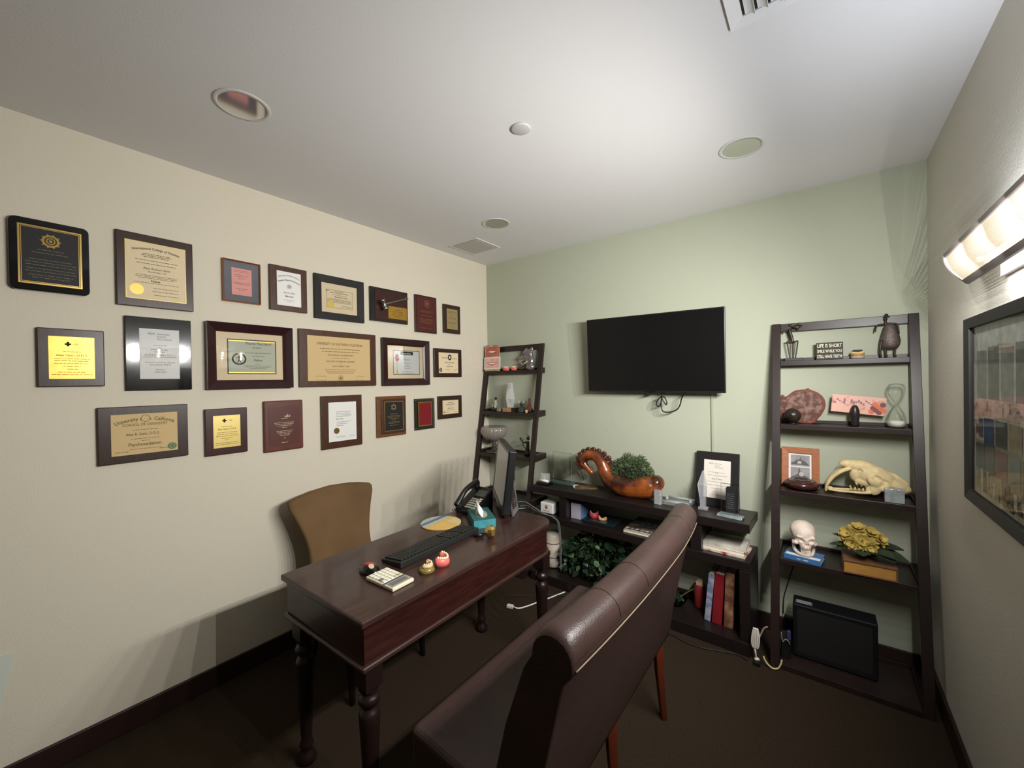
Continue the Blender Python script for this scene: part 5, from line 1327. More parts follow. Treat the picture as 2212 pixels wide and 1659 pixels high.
# black framed letter leaning on the wall
t = thing('framed_certificate', 'black framed white letter leaning against the wall at the right end of the console', 'certificate', (1.93, -.075, ZC))
a0 = Vector((1.806, -.087, ZC)); b0 = Vector((2.053, -.093, ZC)); u_ = (b0-a0).normalized(); w = (b0-a0).length
lv = (Vector((0, 0, 1))*math.cos(.155) + Vector((u_.y*-1, u_.x, 0))*math.sin(.155)).normalized()
FL_ = Fr(a0, u_, lv, u_.cross(lv)); h = .335
MB().fbox(FL_, 0, 0, w, h, -.016, 0).build('backboard', mat('black_satin_board', S(34,31,32), .35), t, bevel=.002)
sheet(t, FL_, w, h, (.047, .050), mat('warm_white_paper', S(222,214,204), .7), .0003)
q = MB(); d = .0018
q.text(FL_, 'ADA', w*.36, h*.775, .012, d, 0, .008)
for k, s_ in enumerate(('American', 'Dental', 'Association')): q.text(FL_, s_, w*.44, h*(.775-.034*k), .0105, d, 0, 0, 0, None, 'LEFT')
lines(q, FL_, w*.5, [(h*.62, .10), (h*.595, .02), (h*.565, .11), (h*.54, .02)], d, 0, .003); q.text(FL_, 'Alan R. Stein', w*.5, h*.49, .0115, d, 0, .012); lines(q, FL_, w*.5, [(h*.445, .11), (h*.385, .11), (h*.325, .06)], d, 0, .0034)
q.build('printing', INKG, t)

def spike(t, c, rings, m, nm, n=4, rz=0.):
    b = MB(); b.loft([[Vector((c[0]+r*math.cos(rz+2*PI*j/n)+ox, c[1]+r*.8*math.sin(rz+2*PI*j/n), c[2]+z)) for j in range(n)] for r, z, ox in rings], smooth=False); return b.build(nm, m, t)
t = thing('crystal_award', 'tall pointed clear crystal award in front of the leaning black frame', 'award', (1.876, -.190, ZC))
MB().box((1.850, -.212, ZC), (1.904, -.172, ZC+.016)).build('crystal_base', CRY, t, bevel=.002)
spike(t, (1.876, -.192, ZC+.0165), [(.022, 0, 0), (.024, .05, 0), (.034, .135, -.004), (.004, .222, .002)], CRY, 'crystal_spire', 4, PI/4)
t = thing('acrylic_award', 'clear rectangular acrylic award with dark engraved panel at the right end of the console', 'award', (2.02, -.165, ZC))
Ma = rot(2.022, -.178, ZC, ang)
MB().box((-.050, -.008, .0), (.050, .010, .172), 0, Ma).build('acrylic_block', ACR, t, bevel=.002)
Fa = Fr(Ma @ Vector((0, -.0083, 0)), Ma.to_3x3() @ Vector((1, 0, 0)), (0, 0, 1), Ma.to_3x3() @ Vector((0, -1, 0)))
b = MB(); b.prism(Fa, [(-.022, .004), (.030, .004), (.030, .148), (.040, .160), (-.012, .160), (-.022, .148)], 0, .0008); b.build('dark_panel', mat('charcoal_panel', S(40,40,42), .35), t)
q = MB(); [q.bars(Fa, .004, .030+.012*k, .036, .004, .0011, 0, rp) for k in range(8)]; q.build('engraving', mat('grey_engraving', S(96,98,100), .6), t)
Ml = rot(2.035, -.252, ZC, ang-.12)
b = MB(); b.loft([[Ml @ Vector(p) for p in ((x, -.032, 0), (x, .030, 0), (x, .024, .012), (x, -.022, .014))] for x in (-.066, -.058, .058, .066)], smooth=False)
solo('crystal_paperweight', b, mat('pale_blue_crystal', S(176,190,196), .08, trans=.6, ior=1.5, var=.3, vscale=30), 'flat pale crystal bar lying at the front right corner of the console', 'paperweight', bevel=.002)

# ------------------------------------------------------------------ middle shelf of the console
t = thing('white_box', 'small white rounded box with a red-brown emblem on the console middle shelf, far left', 'box', (.78, -.20, ZM))
Mw = rot(.790, -.205, ZM, ang)
MB().box((-.062, -.055, 0), (.055, .055, .082), 0, Mw).build('carton', WHT, t, bevel=.010, seg=3)
Fw = Fr(Mw @ Vector((0, -.0553, 0)), Mw.to_3x3() @ Vector((1, 0, 0)), (0, 0, 1), Mw.to_3x3() @ Vector((0, -1, 0)))
q = MB(); q.prism(Fw, [(-.016, .040), (-.016, .062), (.006, .062), (.006, .040), (-.005, .034)], 0, .0004, 0); q.quad(Fw, -.011, .050, .001, .058, .0006, 1); q.quad(Fw, -.007, .042, -.003, .049, .0006, 1); q.bars(Fw, -.004, .018, .056, .008, .0005, 2, rp); q.build('emblem', [mat('maroon_print', S(110,46,40), .6), mat('tan_print', S(196,160,120), .6), INKG], t)
t = thing('white_pad', 'small flat white pad on the console middle shelf beneath the white box edge', 'pad', (.80, -.265, ZM))
bb = rot(1.012, -.180, ZM, ang)
t.name = 'unused'; bpy.data.objects.remove(t)
t = thing('lavender_box', 'pale lavender box with blue side on the console middle shelf, right of the divider', 'box', (1.03, -.18, ZM))
MB().box((-.026, -.060, 0), (.055, .060, .112), 0, bb).build('carton', mat('lavender_card', S(172,166,180), .55, var=.06, vscale=20), t, bevel=.001)
MB().box((.0553, -.060, 0), (.0575, .060, .112), 0, bb).build('blue_side', mat('blue_card', S(88,118,158), .55, var=.15, vscale=30), t)
TEALG = mat('dark_teal_plastic', S(22,38,40), .25, coat=.3)
solo('dark_case', MB().box((-.12, -.10, 0), (.12, .06, .018), 0, rot(1.205, -.165, ZM, ang)), TEALG, 'flat dark teal case under the jaw models on the console middle shelf', 'case', bevel=.004)
zt = ZM+.0186
t = thing('jaw_model', 'red gum jaw model standing in the console middle shelf', 'dental model', (1.145, -.19, zt))
RG = mat('red_gum', S(196,70,76), .35)
arch(t, (1.143, -.185, zt), math.radians(200), .026, RG, mat('pink_tooth', S(232,170,150), .35), .030, n_t=8)
t = thing('jaw_model', 'tan gum jaw model lying beside the red one in the console middle shelf', 'dental model', (1.210, -.19, zt))
arch(t, (1.212, -.195, zt), math.radians(180), .025, mat('tan_acrylic', S(206,150,112), .4), TOO, .012, n_t=8)
t = thing('pattern_box', 'dark patterned box behind the magazines on the console middle shelf', 'box', (1.53, -.13, ZM))
Mp_ = rot(1.535, -.120, ZM, ang)
MB().box((-.105, -.045, 0), (.110, .045, .050), 0, Mp_).build('box', mat('dark_patterned', S(30,34,36), .4, col2=S(78,84,86), vscale=40, contrast=(.5, .75)), t, bevel=.002)
MB().tube([Mp_ @ Vector((.075, -.047, .010)), Mp_ @ Vector((.060, -.047, .040))], .004, 6).build('clip', GRY, t)
def book(name, label, cat, M, lx, ly, hz, cover, pages, group=None, spine='x0', extra=None):
    t = thing(name, label, cat, tuple(M.translation), 0, group)
    th = .0022
    MB().box((-lx/2+.003, -ly/2+.0022, th+.0002), (lx/2-.003, ly/2-.0022, hz-th-.0002), 0, M).build('pages', pages, t)
    c = MB(); c.box((-lx/2, -ly/2, 0), (lx/2, ly/2, th), 0, M); c.box((-lx/2, -ly/2, hz-th), (lx/2, ly/2, hz), 0, M)
    if spine == 'y0': c.box((-lx/2, -ly/2, th), (lx/2, -ly/2+.002, hz-th), 0, M)
    if spine == 'x1': c.box((lx/2-.0025, -ly/2, th), (lx/2, ly/2, hz-th), 0, M)
    if spine == 'x0': c.box((-lx/2, -ly/2, th), (-lx/2+.0025, ly/2, hz-th), 0, M)
    c.build('cover', cover, t); return t
PG = mat('page_edges', S(226,216,196), .7, var=.08, vscale=60, vstretch=(1, 1, 20))
MAGC = mat('magazine_print', S(54,46,44), .3, col2=S(120,108,92), vscale=14, contrast=(.45, .75)); MAGL = mat('magazine_back', S(214,204,188), .4)
t1_ = book('magazine', 'white-edged magazine at the bottom of the pair on the console middle shelf', 'magazine', rot(1.515, -.210, ZM, ang), .225, .150, .013, MAGL, PG, 'magazines in the console', None)
t2_ = book('magazine', 'upper magazine with dark photo-strip cover on the console middle shelf', 'magazine', rot(1.517, -.208, ZM+.0134, ang), .222, .146, .011, MAGC, PG, 'magazines in the console', None)
Mq = rot(1.517, -.208, ZM+.0247, ang); q = MB(); Fq = Fr(Mq.translation, Mq.to_3x3() @ Vector((1, 0, 0)), Mq.to_3x3() @ Vector((0, 1, 0)), (0, 0, 1))
for k in range(6): q.quad(Fq, -.105+.033*k, -.068, -.082+.033*k, -.040, .0003, k % 2)
q.build('cover_photos', [mat('photo_pale', S(168,158,150), .4, var=.3, vscale=60), mat('photo_mauve', S(140,118,120), .4, var=.3, vscale=60)], t2_)
bS = book('magazine', 'red and white magazine at the bottom of the stack at the console right end', 'magazine', rot(1.995, -.195, ZM, ang-.05), .250, .195, .010, mat('red_white_cover', S(206,196,184), .4, col2=S(150,40,36), vscale=9, contrast=(.5, .6)), PG, 'stack at the console right end', 'y0')
bS2 = book('book', 'white book in the middle of the stack at the console right end', 'book', rot(1.985, -.190, ZM+.0104, ang), .245, .19, .018, mat('ivory_cover', S(216,208,190), .45), PG, 'stack at the console right end', 'none')
bS3 = book('photo_album', 'grey-white mottled album on top of the stack at the console right end', 'album', rot(1.992, -.187, ZM+.0290, ang+.03), .245, .185, .022, mat('mottled_album', S(120,114,106), .4, col2=S(214,208,196), vscale=7, contrast=(.35, .65)), mat('album_pages', S(170,164,150), .7), 'stack at the console right end', 'y0')

# ------------------------------------------------------------------ bottom shelf of the console
t = thing('ceramic_jar', 'white barrel-shaped ceramic jar with dark rope bands on the console bottom shelf', 'jar', (.775, -.16, ZB))
JC = mat('cream_ceramic', S(204,190,176), .4, var=.1, vscale=20)
xj, yj = .775, -.150
MB().lathe([(.001, 0), (.048, 0), (.060, .010), (.066, .060), (.070, .120), (.066, .180), (.058, .235), (.050, .262), (.001, .268)], (xj, yj, ZB+.0), 32).build('body', JC, t)
for z, r in ((.085, .0685), (.190, .0650)):
    MB().tube([(xj+r*math.cos(2*PI*k/40), yj+r*math.sin(2*PI*k/40), ZB+z) for k in range(40)], .0026, 6, closed=True).build('rope_band', mat('dark_rope', S(40,36,32), .8) if 'dark_rope' not in MATS else MATS['dark_rope'], t)
b = MB(); b.ball((xj+.008, yj-.069, ZB+.125), (.007, .004, .020), 10, 7); b.build('painted_mark', mat('olive_glaze', S(90,78,42), .4), t)
# leafy plant
LFA = mat('ivy_leaf', S(24,46,28), .45, var=.4, vscale=20); LFB = mat('ivy_leaf_pale', S(72,100,62), .4, var=.3, vscale=20); STM = mat('ivy_stem', S(92,104,58), .6)
rl = random.Random(21)
def leafy(name, label, cx, x0, x1, y0, y1, z0, z1, n, Lr, pot):
    t = thing(name, label, 'plant', (cx, (y0+y1)/2, ZB))
    fa = MB()
    for k in range(n):
        x = rl.uniform(x0, x1); yy = rl.uniform(y0, y1); f = (x-x0)/(x1-x0); top = z0+(z1-z0)*math.sin(PI*min(1, max(0, .12+.76*f)))**.6; z = rl.uniform(z0+.01, top)
        d = Vector((rl.uniform(-1, 1), rl.uniform(-1, .15), rl.uniform(-.5, .6))); L_ = rl.uniform(*Lr)
        petal(fa, Vector((x, yy, z)), d, Vector((rl.uniform(-.3, .3), -.6, 1)).normalized(), L_, L_*.42, rl.uniform(-.5, .1), 1 if rl.random() < .16 else 0)
    fa.build('foliage', [LFA, LFB], t)
    for k in range(9):
        x = x0+(x1-x0)*(k+.5)/9; b = MB(); b.tube(catmull([(cx+(x-cx)*.25, (y0+y1)/2, z0), (cx+(x-cx)*.7, (y0+y1)/2-.02, z0+(z1-z0)*.6), (x, y0+.02, z0+(z1-z0)*rl.uniform(.5, .9))], 4), .0025, 5); b.build('stem', STM, t)
    MB().lathe(pot, (cx, (y0+y1)/2, ZB), 24).build('pot', mat('dark_pot', S(32,28,26), .4) if 'dark_pot' not in MATS else MATS['dark_pot'], t)
    return t
leafy('ivy_plant', 'wide leafy green plant spreading across the console bottom shelf', 1.16, .90, 1.46, -.26, -.08, ZB+.02, .420, 420, (.026, .060), [(.001, 0), (.055, 0), (.070, .05), (.074, .085), (.066, .085), (.060, .06), (.001, .06)])
t = thing('glass_bowl', 'shallow clear glass bowl holding green leaves on the console bottom shelf', 'bowl', (1.70, -.16, ZB))
MB().lathe([(.001, .002), (.030, .0005), (.050, .018), (.068, .048), (.071, .048), (.053, .015), (.032, -.000), (.001, -.0003)], (1.700, -.165, ZB+.0006), 32).build('bowl', pane_mat('bowl_glass', (.93, .96, .93), 1., 1.45, .05), t)
t = thing('leaf_sprig', 'green leaf sprig lying in the shallow glass bowl', 'leaves', (1.70, -.165, ZB+.012))
b = MB()
for k in range(16):
    a2 = 2*PI*k/16+.3; petal(b, Vector((1.700, -.165, ZB+.028+.003*(k % 4))), Vector((math.cos(a2), math.sin(a2), rl.uniform(.15, .6))), Vector((0, 0, 1)), rl.uniform(.045, .075), .018, -.3, 1 if k % 5 == 0 else 0)
b.build('leaves', [LFA, LFB], t)
b = MB(); b.tube(catmull([(1.66, -.17, ZB+.022), (1.70, -.165, ZB+.026), (1.76, -.13, ZB+.075), (1.80, -.10, ZB+.10)], 4), .003, 5); b.build('stem', STM, t)
def upright(name, label, x, w_, d_, h_, cover, lean_, spine_m=None):
    M = Matrix.Translation((x, -.165, ZB)) @ Matrix.Rotation(ang, 4, 'Z') @ Matrix.Rotation(lean_, 4, 'Y')
    zoff = abs(math.sin(lean_))*w_/2+.0003
    t = thing(name, label, 'book', (x, -.165, ZB), 0, 'books standing on the console bottom shelf')
    MB().box((-w_/2+.003, -d_/2+.004, zoff+.003), (w_/2-.003, d_/2-.003, zoff+h_-.003), 0, M).build('pages', PG, t)
    c = MB(); c.box((-w_/2, -d_/2, zoff), (-w_/2+.0028, d_/2, zoff+h_), 0, M); c.box((w_/2-.0028, -d_/2, zoff), (w_/2, d_/2, zoff+h_), 0, M); c.box((-w_/2+.0028, -d_/2, zoff), (w_/2-.0028, -d_/2+.0035, zoff+h_), 0, M)
    c.build('cover', cover, t); return t
upright('book', 'thin pale blue-spined book leaning left of the red book in the console', 1.905, .032, .17, .285, mat('blue_grey_spine', S(104,122,146), .45, col2=S(176,170,186), vscale=26, contrast=(.4, .65)), .10)
upright('book', 'thick plain dark red book between the blue and brown books in the console', 1.957, .050, .18, .298, mat('dark_red_cloth', S(126,26,34), .5, var=.1, vscale=30), .07)
upright('book', 'brown patterned book with white page edge at the right end of the console row', 2.020, .046, .19, .318, mat('brown_map_spine', S(104,66,52), .4, col2=S(176,138,104), vscale=16, contrast=(.45, .7)), .04)
t = thing('red_canister', 'small dark red canister with pale top left of the standing books', 'canister', (1.83, -.13, ZB))
MB().lathe([(.001, 0), (.030, 0), (.033, .006), (.033, .135), (.030, .14), (.001, .14)], (1.832, -.11, ZB), 24).build('body', mat('brick_red', S(132,44,38), .45), t)
MB().box((1.815, -.135, ZB+.1405), (1.855, -.09, ZB+.165)).build('pale_lid', mat('beige_lid', S(206,176,150), .6), t, bevel=.002)

# ------------------------------------------------------------------ left ladder shelf
t = thing('photo_stand', 'two close-up smile photos stacked on a tan wooden stand, left shelf top tier', 'photo', (.115, -.075, T1))
MB().box((.045, -.098, T1), (.185, -.050, T1+.016)).build('wooden_base', mat('tan_wood', S(176,146,104), .5), t, bevel=.001)
FH = Fr((.028, -.085, T1+.0165), (1, 0, 0), Vector((0, .05, 1)).normalized(), (0, -1, 0))
SKIN = mat('photo_skin_pink', S(214,160,150), .5, col2=S(228,190,178), vscale=20); SKIN2 = mat('photo_skin_red', S(150,74,58), .5, col2=S(196,116,92), vscale=20)
def smile(z0, u0, u1, z1, border, skin, fm, nm):
    f = MB(); f.fbox(FH, u0, z0, u1, z1, -.003, 0); f.build(nm, fm, t)
    q = MB(); q.quad(FH, u0+border, z0+border, u1-border, z1-border*.8, .0004, 0)
    cu_ = (u0+u1)/2; cz_ = z0+(z1-z0)*.47; w_ = (u1-u0)*.30
    up = [(cu_-w_+2*w_*i/12, cz_+.010-.014*(1-((i-6)/6)**2)*-.15) for i in range(13)]; lo_ = [(cu_+w_-2*w_*i/12, cz_+.004-.020*(1-((i-6)/6)**2)) for i in range(13)]
    q.add([FH.p(a2, b2, .0007) for a2, b2 in up+lo_], [tuple(range(26))], 1)
    up = [(cu_-w_*.8+1.6*w_*i/12, cz_+.006) for i in range(13)]; lo_ = [(cu_+w_*.8-1.6*w_*i/12, cz_+.003-.010*(1-((i-6)/6)**2)) for i in range(13)]
    q.add([FH.p(a2, b2, .0010) for a2, b2 in up+lo_], [tuple(range(26))], 2)
    q.disc(FH, cu_-.011, z1-border-.014, .005, .0008, 3, 10, .003); q.disc(FH, cu_+.011, z1-border-.014, .005, .0008, 3, 10, .003)
    q.build(nm.replace('card', 'print'), [skin, mat('photo_lips', S(172,84,80), .4) if 'photo_lips' not in MATS else MATS['photo_lips'], PAPER, mat('photo_nostril', S(120,70,62), .5) if 'photo_nostril' not in MATS else MATS['photo_nostril']], t)
smile(0, 0, .186, .106, .010, SKIN, WHT, 'lower_card'); smile(.1075, .010, .174, .208, .005, SKIN2, mat('photo_border', S(206,180,160), .5), 'upper_card')
b = MB(); b.quad(FH, .010, .2085, .060, .2135, -.001); b.quad(FH, .095, .2085, .150, .2135, -.001); b.build('dark_clips', BLKM, t)
for x, r, lab in ((.252, .033, 'larger pink jaw model on the left shelf top tier, beside the smile photos'), (.338, .027, 'smaller pink jaw model on the left shelf top tier, beside the silver head')):
    t = thing('jaw_model', lab, 'dental model', (x, -.050, T1))
    M_ = Matrix.Translation((x, -.050, T1)) @ Matrix.Diagonal((1, .6, 1, 1))
    MB().lathe([(.001, 0), (r, 0), (r*1.02, .012), (r*.95, .026), (.001, .027)], n=24, M=M_).build('gum', PNK, t)
    for k in range(7):
        a2 = math.radians(200+140*k/6); b = MB(); b.ball((x+r*.80*math.cos(a2), -.050+r*.48*math.sin(a2), T1+.0305), (.0052, .004, .0065), 8, 6); b.build('tooth', TOO, t)
# silver animal head
t = thing('silver_animal_head', 'silver-grey open-jawed animal head sculpture on the left shelf top tier', 'sculpture', (.47, -.043, T1))
a_ = MB(); ysv = -.043
def Q(mb, x, z, rx, rz_, ry, an=0.): mb.ball((x, ysv, z), (rx, ry, rz_), 14, 9, 0, Matrix.Rotation(an, 4, 'Y'))
Q(a_, .480, T1+.130, .055, .050, .032); Q(a_, .435, T1+.105, .045, .024, .026, -.2); Q(a_, .405, T1+.100, .022, .018, .020); Q(a_, .500, T1+.075, .045, .060, .030); Q(a_, .505, T1+.025, .045, .030, .030); Q(a_, .440, T1+.045, .048, .014, .024, -.45); Q(a_, .412, T1+.060, .016, .012, .018); Q(a_, .520, T1+.165, .018, .028, .012, .4); Q(a_, .470, T1+.170, .016, .018, .014)
c_ = MB(); c_.ball((.452, ysv-.026, T1+.128), (.010, .012, .009), 10, 7); c_.box((.3, -.2, T1-.05), (.7, .1, T1+.0003))
sculpt('head', a_, c_, mat('silver_glass', S(128,124,122), .22, metal=.55, var=.35, vscale=30, bump=.4, bscale=50), t, .0035, 3)
for k in range(4):
    b = MB(); b.tube([(.408+.014*k, ysv-.014, T1+.084+.002*k), (.409+.014*k, ysv-.014, T1+.070+.003*k)], [.004, .001], 6); b.build('tooth', mat('silver_tooth', S(190,186,176), .3) if 'silver_tooth' not in MATS else MATS['silver_tooth'], t)
b = MB(); b.tube([(.440, ysv-.030, T1+.040), (.500, ysv-.032, T1+.072)], .003, 6); b.build('pale_rod', TOO, t)
# second tier
yq = -.085
t = thing('figurine_pair', 'small dark green and white figurine pair on the left shelf second tier', 'figurine', (.135, yq, T2))
MB().ball((.135, yq, T2+.018), (.034, .024, .018), 14, 8).build('dark_base', mat('dark_grey_resin', S(46,48,48), .5), t)
b = MB(); limb(b, [(.120, yq, T2+.03), (.118, yq, T2+.06), (.120, yq, T2+.075)], .012, .009); b.ball((.120, yq, T2+.088), .011, 10, 7); limb(b, [(.120, yq, T2+.068), (.105, yq-.008, T2+.058), (.100, yq-.008, T2+.042)], .004); b.build('green_figure', mat('olive_green_glaze', S(106,118,84), .4, var=.4, vscale=60), t)
b = MB(); limb(b, [(.150, yq, T2+.03), (.156, yq, T2+.07), (.158, yq, T2+.095)], .013, .008); limb(b, [(.156, yq, T2+.085), (.172, yq-.006, T2+.07), (.176, yq-.006, T2+.05)], .004); b.build('white_figure', mat('pale_glaze', S(176,180,166), .4), t)
b = MB(); b.ball((.160, yq, T2+.112), .012, 10, 7); b.build('dark_head', BLKM, t)
solo('domed_paperweight', MB().lathe([(.001, 0), (.028, 0), (.030, .008), (.026, .024), (.015, .034), (.001, .037)], (.205, yq-.005, T2), 24), mat('grey_dome', S(120,118,108), .25), 'small grey domed paperweight left of the crystal obelisk', 'paperweight')
t = thing('crystal_obelisk', 'faceted clear crystal obelisk award on a tan wooden block, left shelf second tier', 'award', (.315, yq, T2))
MB().box((.268, -.128, T2), (.360, -.048, T2+.036)).build('wooden_base', mat('caramel_wood', S(160,124,86), .45, var=.2, vscale=30), t, bevel=.001)
MB().box((.3603, -.128, T2), (.385, -.048, T2+.036)).build('dark_base_end', ESP, t)
CRW = crystal_mat('crystal_painted_gleam', .42, .2)  # extra white mixed in as painted gleam on the facets
spike(t, (.322, -.088, T2+.0365), [(.030, 0, 0), (.044, .075, 0), (.036, .130, 0), (.022, .205, .004), (.020, .214, .004)], CRW, 'crystal', 5, .4)
t = thing('horned_figure', 'small dark green horned creature figurine on the left shelf second tier', 'figurine', (.44, yq, T2))
b = MB(); b.lathe([(.001, 0), (.040, 0), (.038, .012), (.024, .035), (.016, .055), (.001, .058)], (.440, yq, T2), 18); b.ball((.440, yq, T2+.068), (.018, .016, .016), 12, 8); b.build('body', mat('dark_teal_glaze', S(44,56,52), .35), t)
for sg in (1, -1): b = MB(); limb(b, [(.440+.012*sg, yq, T2+.076), (.440+.026*sg, yq, T2+.088), (.440+.028*sg, yq, T2+.104)], .005, .0015); b.build('horn', mat('horn_ivory', S(206,186,160), .4) if 'horn_ivory' not in MATS else MATS['horn_ivory'], t)
t = thing('seated_figure', 'small red-brown seated figurine at the right of the left shelf second tier', 'figurine', (.52, yq, T2))
b = MB(); b.ball((.520, yq, T2+.026), (.030, .024, .026), 14, 9); limb(b, [(.520, yq, T2+.04), (.520, yq, T2+.070)], .018, .012); b.ball((.521, yq, T2+.088), (.014, .013, .016), 12, 8); limb(b, [(.508, yq-.006, T2+.064), (.496, yq-.016, T2+.048), (.500, yq-.020, T2+.03)], .006); limb(b, [(.533, yq-.006, T2+.064), (.546, yq-.016, T2+.048), (.540, yq-.020, T2+.03)], .006); b.build('figure', mat('redbrown_clay', S(96,52,42), .5, var=.3, vscale=60), t)
b = MB(); b.lathe([(.001, 0), (.010, 0), (.006, .012), (.001, .020)], (.522, yq, T2+.1035), 12); b.build('cap', mat('dark_clay', S(60,36,32), .5), t)
solo('tan_peg', MB().cyl((.519, -.128, T2), (.519, -.128, T2+.024), .010, n=14), mat('peg_tan', S(206,176,140), .5), 'tiny tan peg at the shelf edge before the red-brown seated figurine', 'peg')
# third tier: ribbed glass compote
t = thing('glass_compote', 'large ribbed grey glass bowl on a stem, left shelf third tier', 'bowl', (.150, -.105, T3))
RGL = mat('ribbed_grey_glass', S(168,158,148), .12, trans=.35, ior=1.45, spec=.8); DGL = mat('smoky_glass', S(84,74,70), .12, trans=.35, spec=.8)
xb, yb = .165, -.122; zb = T3+.0006
MB().lathe([(.001, .004), (.076, 0), (.080, .004), (.060, .012), (.026, .020), (.015, .030), (.014, .040), (.024, .050), (.026, .060), (.016, .068), (.013, .078), (.020, .092), (.001, .094)], (xb, yb, zb), 36).build('stem', DGL, t)
outer = [(.020, .0945), (.060, .108), (.095, .135), (.112, .165), (.116, .190), (.110, .212), (.100, .224)]; inner = [(.096, .222), (.105, .208), (.110, .190), (.106, .168), (.090, .142), (.056, .116), (.001, .104)]
MB().lathe([(.001, .0943)]+outer, (xb, yb, zb), 88, ripple=.028, rn=22).build('ribbed_bowl', RGL, t)
MB().lathe(inner[::-1]+[(.0985, .2245)], (xb, yb, zb), 48).build('bowl_lining', DGL, t)
t = thing('dancer_figurine', 'small dark figurine raising an arm at the right of the left shelf third tier', 'figurine', (.515, -.115, T3))
b = MB(); yd = -.12
b.lathe([(.001, 0), (.028, 0), (.026, .02), (.020, .05), (.001, .052)], (.520, yd, T3), 16); limb(b, [(.520, yd, T3+.05), (.522, yd, T3+.09), (.525, yd, T3+.12)], .017, .012); b.ball((.527, yd, T3+.143), (.014, .013, .017), 12, 8)
limb(b, [(.515, yd, T3+.115), (.490, yd-.006, T3+.105), (.470, yd-.008, T3+.118), (.458, yd-.008, T3+.135)], .006, .005); b.ball((.455, yd-.008, T3+.140), .009, 9, 6); limb(b, [(.470, yd-.004, T3+.10), (.490, yd-.004, T3+.07), (.505, yd-.002, T3+.055)], .004); b.build('figure', mat('black_bronze', S(30,27,25), .4, metal=.3), t)
b = MB(); limb(b, [(.527, yd, T3+.158), (.520, yd, T3+.170), (.508, yd, T3+.178)], .004, .001); limb(b, [(.530, yd, T3+.155), (.540, yd, T3+.166)], .006, .004); b.build('headdress', mat('brown_feather', S(96,76,56), .6), t)

# ------------------------------------------------------------------ cables on the carpet
t = thing('network_cable', 'white cable with square plug lying on the carpet under the desk', 'cable', (.87, -.55, 0))
MB().tube(catmull([(.806, -.716, .009), (.84, -.707, .006), (.870, -.655, .006), (.895, -.590, .006), (.93, -.50, .006), (.965, -.40, .006), (.985, -.345, .006)], 6), .0045, 7).build('cable', WHT, t)
Mn = rot(.785, -.725, .0008, math.radians(15)); MB().box((-.024, -.014, 0), (.020, .014, .018), 0, Mn).build('plug', WHT, t, bevel=.003)
solo('floor_cable', MB().tube(catmull([(1.58, -.395, .005), (1.66, -.415, .005), (1.74, -.405, .005), (1.83, -.430, .005), (1.92, -.425, .005), (2.00, -.400, .005), (2.08, -.375, .005), (2.13, -.395, .005)], 6), .004, 7), BLKM, 'black cable snaking over the carpet in front of the console bottom shelf', 'cable')
solo('loose_black_cable', MB().tube(catmull([(.70, -.62, .005), (.76, -.56, .005), (.84, -.50, .005), (.93, -.43, .005), (1.02, -.39, .005)], 6), .004, 7), BLKM, 'black cable on the carpet beyond the white cable under the desk', 'cable')
# pale clear panel edge at the very left
solo('acrylic_panel', MB().add([(.0015, -3.05, .27), (.0015, -2.842, .285), (.0015, -2.797, .522), (.0015, -3.05, .50), (.0045, -3.05, .27), (.0045, -2.842, .285), (.0045, -2.797, .522), (.0045, -3.05, .50)], [(0, 3, 2, 1), (4, 5, 6, 7), (0, 1, 5, 4), (1, 2, 6, 5), (2, 3, 7, 6), (3, 0, 4, 7)]),
     mat('pale_panel', S(206,212,200), .5), 'pale slanted panel edge on the left wall at the lower left of the photo', 'panel')
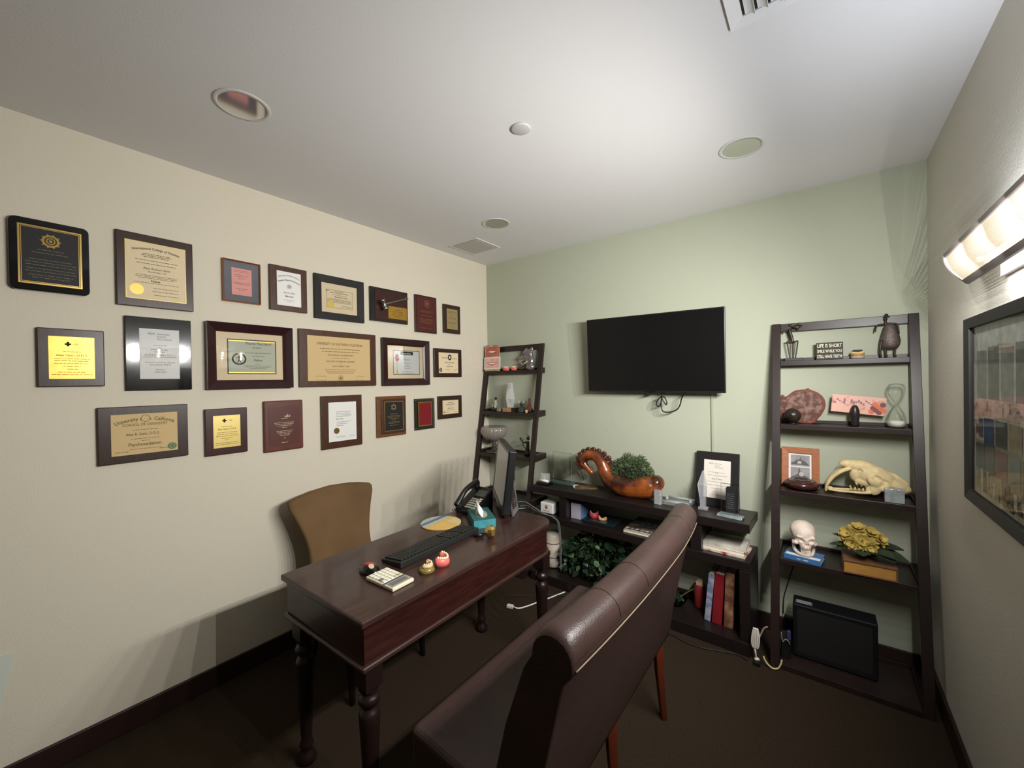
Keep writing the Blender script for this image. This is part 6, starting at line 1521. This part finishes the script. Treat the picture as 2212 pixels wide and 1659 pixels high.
# ------------------------------------------------------------------ light
wd = bpy.data.worlds.new('dim_room'); SC.world = wd; wd.use_nodes = True
wd.node_tree.nodes['Background'].inputs['Color'].default_value = (.9, .95, 1, 1); wd.node_tree.nodes['Background'].inputs['Strength'].default_value = .0
def light(kind, name, loc, energy, color, **kw):
    l = bpy.data.lights.new(name, kind); l.energy = energy; l.color = color
    for k, v in kw.items(): setattr(l, k, v)
    o = bpy.data.objects.new(name, l); COL.objects.link(o); o.location = loc; return o
LCOL = (1.0, .985, .95); UPC = (.86, .93, 1.06)
NS = 7
KEY_E, SIDE_E, UP_E, DN_E = 10.8, 3.0, 5.0, 2.2
def aim(o, d): o.rotation_euler = Vector(d).to_track_quat('-Z', 'Y').to_euler()
for i in range(NS):
    f = i/(NS-1); y = LY0-.05 - (LY0-LY1-.10)*f
    for zz in (1.815, 1.845, 1.875):
        xx = 2.755 if zz > 1.83 else 2.775
        o = light('SPOT', 'sconce_light', (xx, y, zz), KEY_E, LCOL, spot_size=math.radians(150), spot_blend=1., shadow_soft_size=0.); aim(o, (-1, .22, -.30))
        o = light('SPOT', 'sconce_light', (xx, y, zz), SIDE_E*(1.25-.5*f), LCOL, spot_size=math.radians(132), spot_blend=1., shadow_soft_size=0.); aim(o, (-.42, .9, -.22))
o = light('AREA', 'sconce_uplight', (2.842, (LY0+LY1)/2-.02, 1.885), UP_E, UPC, shape='RECTANGLE', size=.03, size_y=LY0-LY1-.16)
o.rotation_euler = (PI, 0, 0)
o = light('AREA', 'sconce_downlight', (2.852, (LY0+LY1)/2-.02, 1.812), DN_E, (.95, .97, 1.0), shape='RECTANGLE', size=.03, size_y=LY0-LY1-.16)

# ------------------------------------------------------------------ camera
yaw, pit, rol, fpx = -0.6488198396953282, -0.00795223349869351, -0.015662827500534524, 882.3023457766107
fwd = Vector((math.sin(yaw)*math.cos(pit), math.cos(yaw)*math.cos(pit), math.sin(pit)))
r0 = Vector((math.cos(yaw), -math.sin(yaw), 0)); u0 = r0.cross(fwd)
rr = r0*math.cos(rol) + u0*math.sin(rol); uu = rr.cross(fwd)
cd = bpy.data.cameras.new('camera'); cam = bpy.data.objects.new('camera', cd); COL.objects.link(cam)
cd.sensor_fit = 'HORIZONTAL'; cd.sensor_width = 36.; cd.lens = 36.*fpx/2212.; cd.clip_start = .02; cd.clip_end = 50
Mc = Matrix((rr, uu, -fwd)).transposed().to_4x4(); Mc.translation = Vector((2.4593384949230965, -2.8767933886035286, 1.521679020453484))
cam.matrix_world = Mc
SC.camera = cam
vs_ = SC.view_settings; vs_.view_transform = 'Standard'; vs_.look = 'None'; vs_.exposure = 0.; vs_.gamma = 1.; vs_.use_curve_mapping = False
SC.cycles.max_bounces = 10; SC.cycles.diffuse_bounces = 5; SC.cycles.glossy_bounces = 5; SC.cycles.transmission_bounces = 8; SC.cycles.transparent_max_bounces = 12
SC.cycles.caustics_reflective = False; SC.cycles.caustics_refractive = False; SC.cycles.sample_clamp_indirect = 6.
SC.cycles.use_denoising = True
